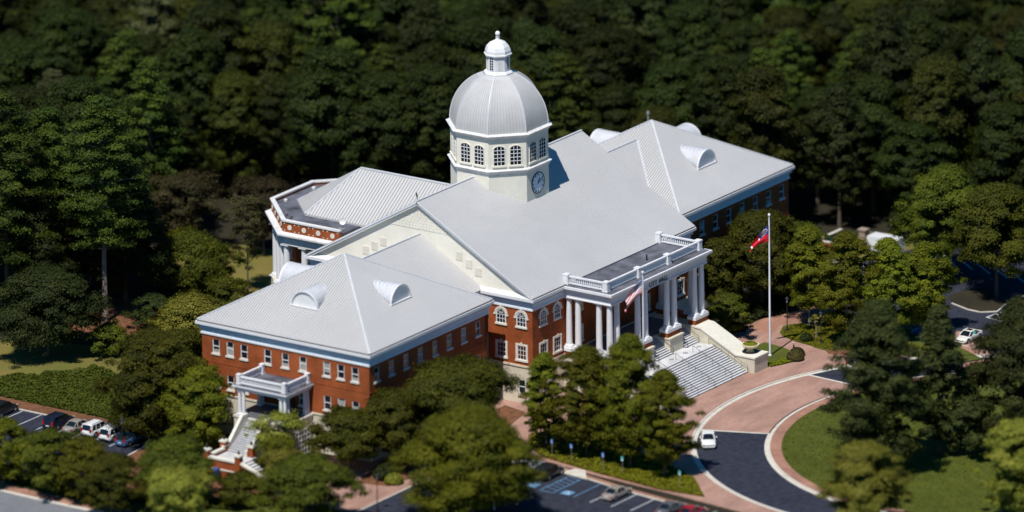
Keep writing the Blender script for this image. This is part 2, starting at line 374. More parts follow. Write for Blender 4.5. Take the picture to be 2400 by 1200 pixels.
    r.build('hip_roof', [M_ROOF, M_SEAM, M_GUT_SHADOW], HALL)
    k = MB()
    for i in range(4): k.bar(Vector(C4[i])+Vector((0, 0, .05)), Vector(ap)+Vector((0, 0, .04)), .26, .14)
    k.build('ridge_cap', M_CAP, HALL)
    # barrel dormers on the outer, front and rear slopes
    for (dx, dy) in ((s, 0), (0, -1), (0, 1)):
        d = MB(); rr = 2.2; run = 9.1; zc = zb+(R-run)*.549+.05; n = 16; T = Vector((-dy, dx, 0)); Dv = Vector((dx, dy, 0)); O = Vector((X(cx), yc, 0))
        pts = [(rr*math.cos(PI*i/n), rr*math.sin(PI*i/n)) for i in range(n+1)]
        steps = 12
        for j in range(steps):                     # slightly stepped barrel: the standing seams
            a, c = j/steps, (j+1)/steps; q = 1.0+.012*(j % 2)
            for i in range(n):
                def Pt(t, u, zq): 
                    back = zq*q/.549; return O+Dv*(run-back*t)+T*(u*q)+Vector((0, 0, zc+zq*q))
                d.face([Pt(a, *pts[i]), Pt(a, *pts[i+1]), Pt(c, *pts[i+1]), Pt(c, *pts[i])])
        o = d.build('dormer', M_CAP, HALL, smooth=False)
        g = MB()
        for i in range(n):
            u0, z0 = pts[i]; u1, z1 = pts[i+1]
            f0 = O+Dv*(run+.12)+Vector((0, 0, zc)); 
            g.extr([f0+T*u0*1.02+Vector((0, 0, z0*1.02)), f0+T*u1*1.02+Vector((0, 0, z1*1.02)), f0+T*u1*.92+Vector((0, 0, z1*.92)), f0+T*u0*.92+Vector((0, 0, z0*.92))], -Dv*.24)
        a = O+Dv*(run+.1)+Vector((0, 0, zc-.02)); g.bar(a-T*(rr+.1), a+T*(rr+.1), .3, .1)
        g.build('dormer_trim', M_WHITE, o)
        q = MB(); f0 = O+Dv*(run-.1)+Vector((0, 0, zc)); q.face([f0+T*u+Vector((0, 0, z)) for u, z in pts])
        q.build('dormer_panel', M_WHITE, o)
    # cross gable towards the main block
    r = MB(); zr = 21.13; ye = 10.25; xa, xb, xe = 33.0, 18.4, 22.2
    for sy in (-1, 1):
        A = Vector((X(xa), 0, zr)); B = Vector((X(xb), 0, zr)); Cc = Vector((X(xb), sy*ye, 15.1)); D = Vector((X(xe), sy*ye, 15.1))
        r.face([A, B, Cc, D]); nrm = (B-A).cross(D-A).normalized(); nrm = nrm if nrm.z > 0 else -nrm
        def fn(t, sy=sy, nrm=nrm):
            x = xb+(xa-xb)*t; k = 1 if x <= xe else (xa-x)/(xa-xe)
            return (Vector((X(x), 0, zr)), Vector((X(x), sy*ye*k, zr-(zr-15.1)*k)), nrm) if k > .03 else None
        seams(r, fn, 36, .03)
    r.build('connector_roof', [M_ROOF, M_SEAM, M_GUT_SHADOW], HALL)
    k = MB(); k.bar((X(xa), 0, zr+.04), (X(18.95), 0, zr+.04), .26, .12)
    for sy in (-1, 1): k.bar((X(xa), 0, zr), (X(xe), sy*ye, 15.14), .3, .1)
    k.build('ridge_cap', M_CAP, HALL)
    w = MB(); w.box(X(22.7), -9.55, 5.4, X(18.95), 9.55, 13.3); w.build('brick_wall', M_BRICK, HALL)
    w = MB(); w.box(X(22.7), -9.6, -.5, X(18.95), 9.6, 5.39); w.build('basement_wall', M_BASE, HALL)
    w = MB(); w.box(X(22.4), -9.7, 13.32, X(18.97), 9.7, 14.6); w.box(X(22.1), -10.1, 14.6, X(18.98), 10.1, 14.95, 0); w.build('cornice', M_WHITE, HALL)
build_wing(-1); build_wing(1)
for x, y in ((-23.3, -13.9), (-49.6, 13.7), (23.3, -13.9), (-18.6, -10.4)):
    b = MB(); b.box(x-.09, y-.14, .2, x+.09, y+.02, 13.3); b.box(x-.14, y-.2, 12.9, x+.14, y+.02, 13.25); b.build('downpipe', M_DARK, HALL)
# ---- main block
def build_main():
    x1, y1 = 18.9, 18.2; b = MB()
    wall(b, (-x1, -y1), (1, 0), 2*x1, 5.4, 13.3, (0, -1), [(x1-1.6, x1+1.6, 5.4, 8.6)], .5)
    for s in (-1, 1): wall(b, (s*x1, -y1), (0, 1), 2*y1, 5.4, 13.3, (s, 0), [])
    wall(b, (-x1, y1), (1, 0), 2*x1, 5.4, 13.3, (0, 1), [])
    b.build('brick_wall', M_BRICK, HALL)
    d = MB(); d.box(-1.6, -y1+.3, 5.4, 1.6, -y1+.48, 8.6); d.build('front_door', M_DOOR, HALL)
    c = MB(); c.ring(-x1-.05, -y1-.05, x1+.05, y1+.05, -.5, 5.2, .5); c.ring(-x1-.18, -y1-.18, x1+.18, y1+.18, 5.2, 5.44, .7); c.build('basement_wall', M_BASE, HALL)
    for yy in (-13.15, -16.45):
        for s in (-1, 1):
            add_win('arched', s*x1, yy, 10.85, s*PI/2); add_win('cased', s*x1, yy, 6.2, s*PI/2)
    for yy in (14.6, 16.9): add_win('arched', -x1, yy, 10.85, -PI/2)
    q = place('basement_window', WIN['sash'][0], HALL, (-x1-.2, -16.5, 1.5), -PI/2); place('pane', WIN['sash'][2][0], q); place('sill', WIN['sash'][1], q)
    for xx in (-16.4, -13.15, -8.0, 8.0, 13.15, 16.4):
        add_win('arched' if abs(xx) > 10 else 'cased', xx, -y1, 10.85 if abs(xx) > 10 else 10.6, 0); add_win('cased', xx, -y1, 6.2, 0)
    e = MB(); entab(e, -x1, -y1, x1, y1); e.build('cornice', [M_WHITE, M_GUT_SHADOW, M_FRIEZE], HALL)
    # gable roof
    Lx, Dy, z0, zr = 19.53, 18.66, 15.24, 25.85; r = MB(); sl = (zr-z0)/Dy
    for sy in (-1, 1):
        A, B, Cc, D = [Vector(p) for p in ((-Lx, sy*Dy, z0), (Lx, sy*Dy, z0), (Lx, 0, zr), (-Lx, 0, zr))]
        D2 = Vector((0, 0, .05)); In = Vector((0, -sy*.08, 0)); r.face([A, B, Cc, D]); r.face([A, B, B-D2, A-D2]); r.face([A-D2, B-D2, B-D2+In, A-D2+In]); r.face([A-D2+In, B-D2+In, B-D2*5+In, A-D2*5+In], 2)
        nrm = Vector((0, sy*sl, 1)).normalized()
        seams(r, lambda t: (A.lerp(B, t), D.lerp(Cc, t), nrm), 96, .03)
    r.build('gable_roof', [M_ROOF, M_SEAM, M_GUT_SHADOW], HALL)
    k = MB(); k.bar((-Lx, 0, zr+.03), (Lx, 0, zr+.03), .3, .14)
    k.build('ridge_cap', M_CAP, HALL)
    g = MB()
    for s in (-1, 1):
        g.cut()
        for sy in (-1, 1):
            up = Vector((0, sy*sl, 1)).normalized()
            p0 = Vector((s*(Lx-.12), sy*(Dy+.0), z0)); p1 = Vector((s*(Lx-.12), 0, zr))
            g.bar(p0-up*.12, p1-up*.12, .26, .2, up=up); g.bar(p0-up*.36+Vector((-s*.1, 0, 0)), p1-up*.36+Vector((-s*.1, 0, 0)), .22, .28, up=up)
            g.bar(p0-up*.3+Vector((-s*.36, 0, 0)), p1-up*.3+Vector((-s*.36, 0, 0)), .5, .1, up=up)
    g.pieces('rake_board', M_WHITE, HALL)
    for s in (-1, 1):
        w = MB(); X = s*18.88; w.face([(X, -18.1, 15.0), (X, 18.1, 15.0), (X, 18.1, 15.12), (X, 0, zr-.45), (X, -18.1, 15.12)])
        o = w.build('gable_wall', M_WALL, HALL)
        if s > 0: continue
        sh = MB()                                   # shingled upper part of the gable
        for kk in range(7):
            z = 21.75+kk*.42; hy = (zr-.55-z)/sl
            n = max(2, int(hy*2/.55))
            for i in range(n):
                ya = -hy+2*hy*i/n; sh.box(X-.05-.01*(i % 2), ya+.02, z, X, ya+2*hy/n-.02, z+.39)
        sh.build('gable_shingles', M_WALL, o)
        lv = MB()
        for yy, zz in ((9.0, 17.3), (7.55, 18.15), (6.1, 19.0), (-6.4, 19.05), (-7.95, 18.2), (-9.5, 17.3)):
            lv.cut(); lv.box(X-.045, yy-.55, zz-.62, X, yy+.55, zz+.62, 0)
            for q in range(5): lv.box(X-.07, yy-.45, zz-.5+q*.22, X-.045, yy+.45, zz-.38+q*.22, 0)
        lv.pieces('louver', M_STONE, o)
    # stepped pent ledge on top of the pediment base
    p = MB()
    for s in (-1, 1): p.cut(); p.extr([(s*18.9, -18.4, 15.1), (s*19.5, -18.4, 15.06), (s*18.9, -18.4, 15.5)], (0, 36.8, 0))
    p.pieces('pediment_ledge', M_WHITED, HALL)
    v = MB(); v.tube((-19.05, .25, 25.8), (-19.05, .25, 26.5), .06, .05); v.tube((-19.05, .25, 26.3), (-19.15, .35, 26.9), .12, .08); v.build('lightning_rod', M_DARK, HALL)
build_main()
# ---- tower, dome, lantern
T8 = math.tan(PI/8); SEC = 1/math.cos(PI/8)
def octa(b, a0, z0, a1, z1, m=0, cap=False): b.lathe([(a0*SEC, z0), (a1*SEC, z1)], 0, .07, 8, m, PI/8, cap)
def build_tower():
    b = MB(); octa(b, 6.3, 14, 6.3, 26.5); octa(b, 6.28, 27.1, 6.28, 31.6); b.build('tower_wall', M_WALL, HALL)
    c = MB()
    c.lathe([(a*SEC, z) for a, z in ((6.3, 26.3), (6.37, 26.34), (6.37, 26.5), (6.62, 26.92), (6.72, 26.98), (6.72, 27.05), (6.28, 27.2))], 0, .07, 8, 0, PI/8, False)
    c.lathe([(a*SEC, z) for a, z in ((6.28, 31.3), (6.36, 31.34), (6.38, 31.5), (6.66, 31.88), (6.84, 31.94), (6.84, 32.0), (6.4, 32.16), (6.0, 32.2))], 0, .07, 8, 0, PI/8, False)
    c.build('tower_cornice', M_WHITED, HALL)
    # tower windows
    w, hs, rise = 1.46, 2.25, .42
    def seg(wd, n=8): return [(wd/2*math.cos(PI*i/n), hs+rise*math.sin(PI*i/n)*wd/w) for i in range(n+1)]
    fr = MB(); A = [(w/2, 0)]+seg(w)+[(-w/2, 0)]; B = [(w/2+.13, -.05)]+[(x*1.17, z+.1) for x, z in seg(w)]+[(-w/2-.13, -.05)]
    for i in range(len(A)-1): fr.extr([(A[i][0], -.09, A[i][1]), (B[i][0], -.09, B[i][1]), (B[i+1][0], -.09, B[i+1][1]), (A[i+1][0], -.09, A[i+1][1])], (0, .11, 0))
    ss = MB()
    for i in (1, 2): x = -w/2+w*i/3; ss.box(x-.04, -.06, 0, x+.04, .0, hs+rise*.9)
    for i in range(1, 5): z = i*.52; ss.box(-w/2, -.061, z-.04, w/2, .001, z+.04)
    sl = MB(); sl.box(-w/2-.25, -.2, -.26, w/2+.25, .0, -.05)
    pn = MB(); pn.face([(-w/2, -.02, 0), (w/2, -.02, 0)]+[(x, -.02, z) for x, z in seg(w)])
    WIN['tower'] = (mesh_of(fr, M_WALL, 'tower_frame'), mesh_of(ss, M_WHITE, 'sash'), mesh_of(sl, M_WALL, 'sill'), mesh_of(pn, M_GLASS, 'pane'))
    for k in range(8):
        th = k*PI/4; n = Vector((math.sin(th), -math.cos(th), 0)); t = Vector((math.cos(th), math.sin(th), 0))
        for u in (-1.12, 1.12):
            p = n*6.28+t*u; add_win('tower', p.x, p.y+.07, 27.78, th)
    # clock
    ck = MB(); ck.lathe([(1.5, 0), (1.5, .12), (1.42, .14), (1.38, .08)], n=40); clock = ck.build('clock', M_DARK, HALL, loc=(-.05, -6.23, 24.44)); clock.rotation_euler = (PI/2, 0, 0)
    fc = MB(); fc.lathe([(1.38, .085), (0.01, .085)], n=40, cap=False); fc.build('clock_face', mat('clock_pale_blue', (.62, .74, .86), .5, .04, 1), clock)  # pale blue face; part of the shadow tint sits in its colour
    nm = MB()
    for h, s in enumerate(('XII', 'I', 'II', 'III', 'IV', 'V', 'VI', 'VII', 'VIII', 'IX', 'X', 'XI')):
        a = PI/2-h*PI/6; d = Vector((math.cos(a), math.sin(a), 0)); tt = Vector((math.sin(a), -math.cos(a), 0)); W0 = {'I': .07, 'V': .15, 'X': .15}
        tot = sum(W0[ch]+.03 for ch in s); u = -tot/2
        nm.cut()
        for ch in s:
            w2 = W0[ch]; cc = u+w2/2; u += w2+.03
            P = lambda du, r: d*r+tt*(cc+du)+Vector((0, 0, .095))
            if ch == 'I': st = [((0, 1.02), (0, 1.28))]
            elif ch == 'V': st = [((-.06, 1.28), (0, 1.02)), ((.06, 1.28), (0, 1.02))]
            else: st = [((-.06, 1.28), (.06, 1.02)), ((.06, 1.28), (-.06, 1.02))]
            for q0, q1 in st: nm.bar(P(*q0), P(*q1), .04, .02)
    nm.pieces('numeral', M_DARK, clock)
    for nme, a, L, w2 in (('hour_hand', 28, .75, .11), ('minute_hand', 66, 1.15, .08)):
        a = math.radians(90-a); h = MB(); h.bar((-.15*math.cos(a), -.15*math.sin(a), .12), (L*math.cos(a), L*math.sin(a), .12), w2, .03); h.build(nme, M_DARK, clock)
    # dome
    d = MB(); prof = []; zb, zt, a0, H = 32.18, 39.0, 6.3, 7.18
    for i in range(21):
        z = zb+(zt-zb)*i/20; prof.append((a0*math.sqrt(max(0, 1-((z-zb)/H)**2.05)), z))
    d.lathe([(a*SEC, z) for a, z in prof], 0, .07, 8, 0, PI/8, False)
    for k in range(8):                                # seams on each gore
        th = k*PI/4; n = Vector((math.sin(th), -math.cos(th), 0)); t = Vector((math.cos(th), math.sin(th), 0)); off = Vector((0, .07, 0))
        for j in range(-5, 6):
            f = j/6.0
            for i in range(19):
                (aa, za), (ab, zc) = prof[i], prof[i+1]; pa = n*aa+t*(f*aa*T8)+Vector((0, 0, za))+off; pb = n*ab+t*(f*ab*T8)+Vector((0, 0, zc))+off
                d.bar(pa, pb, .05, .05, 1, up=n)
    o = d.build('dome', [M_DOME, M_SEAM], HALL)
    rb = MB()
    for k in range(8):
        rb.cut(); th = k*PI/4+PI/8; n = Vector((math.sin(th), -math.cos(th), 0)); off = Vector((0, .07, 0))
        for i in range(20):
            (aa, za), (ab, zc) = prof[i], prof[i+1]; rb.bar(n*aa*SEC+Vector((0, 0, za))+off, n*ab*SEC+Vector((0, 0, zc))+off, .13, .13, up=n)
    rb.pieces('dome_rib', M_CAP, o)
    # lantern
    L = MB(); L.lathe([(a*SEC, z) for a, z in ((1.9, 38.86), (1.9, 39.1), (1.68, 39.35), (1.52, 39.4), (1.52, 41.45), (1.62, 41.5), (1.8, 41.62), (1.8, 41.78), (1.68, 41.8), (1.66, 42.2), (1.45, 42.75), (1.02, 43.25), (.45, 43.55), (.33, 43.62))], 0, .07, 8, 0, PI/8)
    L.build('lantern', M_WHITE, HALL)
    fb = MB(); fb.lathe([(.33, 43.55), (.36, 43.66), (.27, 43.72), (.27, 44.0), (.33, 44.06), (.16, 44.1), (.2, 44.16), (.31, 44.28), (.35, 44.45), (.31, 44.63), (.18, 44.77), (.02, 44.82)], 0, .07, 14); fb.build('finial', M_WHITE, HALL, smooth=True)
    w, h = .52, 1.55
    fr = MB(); fr.box(-w/2-.07, -.05, -.05, -w/2, .02, h); fr.box(w/2, -.05, -.05, w/2+.07, .02, h); arch_ring(fr, w/2, w/2+.07, h, -.05, .02, n=8)
    ss = MB(); ss.box(-.03, -.04, 0, .03, .0, h+w/2)
    for i in range(5): ss.box(-w/2, -.041, i*.36-.025, w/2, .001, i*.36+.025)
    pn = MB(); pn.face([(-w/2, -.015, 0), (w/2, -.015, 0)]+[(x, -.015, z) for x, z in arc(w/2, h, n=8)])
    nich = MB(); nich.face([(-w/2, -.015, 0), (w/2, -.015, 0)]+[(x, -.015, z) for x, z in arc(w/2, h, n=8)])
    WIN['lantern'] = (mesh_of(fr, M_WHITE, 'lantern_frame'), mesh_of(ss, M_WHITE, 'sash'), None, mesh_of(pn, M_GLASS, 'pane'))
    for k in range(8):
        th = k*PI/4; n = Vector((math.sin(th), -math.cos(th), 0))*1.53
        if k % 2 == 0: add_win('lantern', n.x, n.y+.07, 39.62, th)
        else:
            q = place('lantern_niche', WIN['lantern'][0], HALL, (n.x, n.y+.07, 39.62), th); nich2 = MB(); nich2.v, nich2.f, nich2.m = nich.v, nich.f, nich.m; nich2.build('panel', M_WHITED, q)
build_tower()
# ---- classical column prototypes
def column_mesh(r, h, name, pl=1.45):
    b = MB(); p = r*pl; b.box(-p, -p, 0, p, p, .16*r/.42)
    z0 = .16*r/.42; e = h
    b.lathe([(r*1.38, z0), (r*1.42, z0+.1*r/.42), (r*1.3, z0+.2*r/.42), (r*1.12, z0+.24*r/.42), (r*1.04, z0+.32*r/.42), (r*1.0, h*.2), (r*.985, h*.4), (r*.93, h*.65), (r*.84, e-.52*r/.42), (r*.92, e-.5*r/.42), (r*.92, e-.44*r/.42), (r*.86, e-.42*r/.42), (r*.86, e-.3*r/.42), (r*1.18, e-.16*r/.42)], n=20)
    q = r*1.26; b.box(-q, -q, e-.16*r/.42, q, q, e)
    me = mesh_of(b, M_WHITE, name)
    return me
COLM = column_mesh(.43, 7.05, 'portico_column'); COLS = column_mesh(.25, 3.4, 'porch_column')
def balustrade(b, p0, p1, z, h=1.1, gap=.3, post=0):
    p0 = Vector((*p0, 0)); p1 = Vector((*p1, 0)); L = (p1-p0).length; Z = Vector((0, 0, 1))
    b.bar(p0+Z*(z+.2), p1+Z*(z+.2), .26, .16); b.bar(p0+Z*(z+h), p1+Z*(z+h), .34, .2)
    n = int(L/gap)
    for i in range(n):
        p = p0.lerp(p1, (i+.5)/n)
        b.lathe([(.055, z+.28), (.1, z+.42), (.1, z+.55), (.06, z+.75), (.075, z+h-.1)], p.x, p.y, 6, cap=False)
def post_mesh(w, h):
    b = MB(); a = w/2; b.box(-a-.04, -a-.04, 0, a+.04, a+.04, .18); b.box(-a, -a, .18, a, a, h-.16)
    b.box(-a-.05, -a-.05, h-.16, a+.05, a+.05, h-.06); b.box(-a, -a, h-.06, a, a, h)
    for sx, sy in ((1, 0), (-1, 0), (0, 1), (0, -1)):
        if sx: b.box(sx*a, -a*.6, .3, sx*(a+.025), a*.6, h-.28)
        else: b.box(-a*.6, sy*a, .3, a*.6, sy*(a+.025), h-.28)
    return mesh_of(b, M_WHITE, 'post')
POST = post_mesh(.78, 1.45); POSTS = post_mesh(.55, 1.42)
def build_portico():
    b = MB(); x1, y0, yb = 11.55, -25.85, -18.25     # entablature
    for s in (-1, 1): b.box(s*x1, y0, 13.34, s*(x1-1.1), yb, 14.35)
    b.box(-x1+1.1, y0, 13.34, x1-1.1, y0+1.1, 14.35)
    def ring3(p, za, zb, m=0):
        b.box(-x1-p, y0-p, za, x1+p, y0+.55, zb, m)
        for s in (-1, 1): b.box(s*(x1+p), y0+.55, za, s*(x1-.55), yb-.4, zb, m)
    ring3(.1, 13.34, 13.46); ring3(.06, 14.18, 14.36); ring3(.22, 14.36, 14.5); ring3(.34, 14.5, 14.72); ring3(.58, 14.72, 14.96)
    b.build('entablature', M_WHITE, HALL)
    r = MB(); r.box(-x1-.3, y0-.3, 14.961, x1+.3, -17.9, 15.09); r.build('portico_roof', M_FLAT, HALL)
    rim = MB(); rim.box(-x1-.58, y0-.58, 14.962, x1+.58, y0-.3, 15.05)
    for s in (-1, 1): rim.box(s*(x1+.58), y0-.3, 14.962, s*(x1+.3), yb-.4, 15.05)
    rim.build('portico_gutter', M_WHITE, HALL)
    cl = MB(); cl.box(-x1+1.1, y0+1.1, 14.1, x1-1.1, yb, 14.2); cl.build('portico_ceiling', M_WHITED, HALL)
    # columns
    for x, y in ((-11, -25.3), (-9.3, -25.3), (-11, -23.6), (11, -25.3), (9.3, -25.3), (11, -23.6), (-4.35, -25.3), (-2.6, -25.3), (2.6, -25.3), (4.35, -25.3), (-11, -20.2), (-11, -18.72), (11, -20.2), (11, -18.72)):
        place('column', COLM, HALL, (x, y, 6.3))
    pl = MB()
    def pedestal(xa, xb, ya, yb2, cut=True):
        if cut: pl.cut()
        pl.box(xa, ya, 5.85, xb, yb2, 6.3, 0)
    pedestal(-11.75, -10.25, -26.0, -22.85); pedestal(-10.25, -8.55, -26.0, -24.6, False); pedestal(10.25, 11.75, -26.0, -22.85); pedestal(8.55, 10.25, -26.0, -24.6, False)
    pedestal(-5.15, -1.85, -26.0, -24.6); pedestal(1.85, 5.15, -26.0, -24.6)
    for s in (-1, 1): pl.cut(); pl.box(s*11.75, -20.95, 5.85, s*10.25, -18.3, 6.3)
    pl.pieces('column_plinth', M_WHITE, HALL)
    br = MB()
    for xa, xb, ya, yb2 in ((-11.65, -10.3, -25.9, -18.4), (-10.3, -8.6, -25.9, -24.7), (10.3, 11.65, -25.9, -18.4), (8.6, 10.3, -25.9, -24.7), (-5.05, -1.95, -25.9, -24.7), (1.95, 5.05, -25.9, -24.7)):
        if xa not in (-10.3, 8.6): br.cut()
        br.box(xa, ya, 5.2, xb, yb2, 5.85)
    br.pieces('brick_pier', M_BRICK, HALL)
    st = MB()
    for xa, xb in ((-5.15, -1.85), (1.85, 5.15)):
        st.cut(); st.box(xa+.06, -26.3, 2.9, xb-.06, -23.6, 5.0); st.box(xa-.04, -26.4, 5.0, xb+.04, -23.5, 5.2)
    for s in (-1, 1):
        st.cut(); st.box(s*8.25, -26.0, 0, s*11.7, -18.25, 5.0); st.box(s*8.2, -26.05, 5.0, s*11.78, -18.25, 5.2)
        st.extr([(s*8.3, -26.0, -.3), (s*8.3, -26.0, 4.95), (s*8.3, -26.9, 4.9), (s*8.3, -32.6, 2.1), (s*8.3, -35.7, 2.1), (s*8.3, -35.7, -.3)], (s*3.2, 0, 0))
    st.pieces('stair_cheek_wall', M_BASE, HALL)
    cp = MB()
    for s in (-1, 1):
        cp.cut()
        for (ya, za), (yc, zc) in (((-25.9, 5.0), (-26.9, 4.96)), ((-26.9, 4.96), (-32.6, 2.16)), ((-32.6, 2.16), (-35.8, 2.16))):
            cp.extr([(s*8.18, ya, za), (s*8.18, yc, zc), (s*8.18, yc, zc+.2), (s*8.18, ya, za+.2)], (s*3.46, 0, 0))
    cp.pieces('cheek_coping', M_STONE, HALL)
    # floor, upper flights, landing, front steps
    f = MB(); f.box(-8.2, -23.6, 5.2, 8.2, -18.25, 5.32); f.build('portico_floor', mat('shaded_floor', (.10, .105, .12), .6, .2, 1.5), HALL)  # floor colour darkened to carry the shade inside the portico
    n = 12; z0 = 3.05
    def flight(b, xa, xb, y0, y1, za, zb, n):
        for i in range(n):
            zz = za+(zb-za)*(i+1)/n; ya = y0+(y1-y0)*i/n
            b.face([(xa, ya, zz), (xb, ya, zz), (xb, y1, zz), (xa, y1, zz)] if i == n-1 else [(xa, ya, zz), (xb, ya, zz), (xb, y0+(y1-y0)*(i+1)/n, zz), (xa, y0+(y1-y0)*(i+1)/n, zz)], 0)
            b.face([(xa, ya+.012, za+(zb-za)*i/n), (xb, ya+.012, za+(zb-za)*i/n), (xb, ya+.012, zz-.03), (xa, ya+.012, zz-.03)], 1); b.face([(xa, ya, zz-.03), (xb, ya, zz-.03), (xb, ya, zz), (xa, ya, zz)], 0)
    u = MB()
    for xa, xb in ((-8.2, -5.1), (-1.9, 1.9), (5.1, 8.2)): u.cut(); flight(u, xa, xb, -26.7, -22.9, 3.05, 5.33, n)
    u.pieces('upper_steps', [M_STEP, M_RISER], HALL)
    ld = MB(); ld.box(-8.25, -28.9, 2.7, 8.25, -23.6, 3.05); ld.build('landing', M_LAND, HALL)
    df = MB()
    for x in (-6.6, -3.3, 0, 3.3, 6.6): df.cut(); df.face([(x-.55, -27.8, 3.054), (x, -28.2, 3.054), (x+.55, -27.8, 3.054), (x, -27.4, 3.054)])
    df.pieces('landing_inlay', M_RISER, HALL)
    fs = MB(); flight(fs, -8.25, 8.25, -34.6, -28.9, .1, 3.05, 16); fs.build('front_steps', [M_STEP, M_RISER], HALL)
    # handrails
    for x in (-7.95, -4.1, 0, 4.1, 7.95):
        h = MB(); A = Vector((x, -28.5, 3.05)); B = Vector((x, -34.8, .2)); Z = Vector((0, 0, .95))
        h.tube(A+Z, B+Z, .03, n=6); h.tube(A, A+Z, .03, n=6); h.tube(B, B+Z, .03, n=6)
        for k in (1, 2, 3, 4, 5): p = A.lerp(B, k/6); h.tube(p-Vector((0, 0, .2)), p+Z, .02, n=5)
        h.build('handrail', M_DARK, HALL)
    for x in (-5.25, -1.75, 1.75, 5.25, 7.95, -7.95):
        h = MB(); A = Vector((x, -23.2, 5.33)); B = Vector((x, -26.9, 3.05)); Z = Vector((0, 0, .95)); h.tube(A+Z, B+Z, .03, n=6); h.tube(A, A+Z, .03, n=6); h.tube(B, B+Z, .03, n=6); h.build('handrail', M_DARK, HALL)
    # roof balustrade
    y = -24.85; zb = 15.09
    for s in (-1, 1):
        q = MB(); balustrade(q, (s*11.05, y+.4), (s*11.05, -18.85), zb, 1.15); q.build('balustrade', M_WHITE, HALL)
        for yy in (y, -18.45): place('balustrade_post', POST, HALL, (s*11.05, yy, zb))
        place('balustrade_post', POST, HALL, (s*3.55, y, zb))
    for xa, xb in ((-10.65, -3.95), (-3.15, 3.15), (3.95, 10.65)):
        q = MB(); balustrade(q, (xa, y), (xb, y), zb, 1.15); q.build('balustrade', M_WHITE, HALL)
    rv = MB(); rv.tube((3.4, -21.6, 15.05), (3.4, -21.6, 15.9), .12, .1); rv.build('roof_vent', M_DARK, HALL)
    # lettering
    cu = bpy.data.curves.new('lettering', 'FONT'); cu.body = 'CITY HALL'; cu.size = .82; cu.extrude = .03; cu.align_x = 'CENTER'; cu.space_character = 1.12; cu.space_word = 1.5
    to = bpy.data.objects.new('lettering', cu); COL.objects.link(to); bpy.context.view_layer.update()
    me = bpy.data.meshes.new_from_object(to.evaluated_get(bpy.context.evaluated_depsgraph_get())); bpy.data.objects.remove(to); me.materials.clear(); me.materials.append(M_DARK)
    o = place('lettering', me, HALL, (-.2, -25.89, 13.56)); o.rotation_euler = (PI/2, 0, 0)
build_portico()
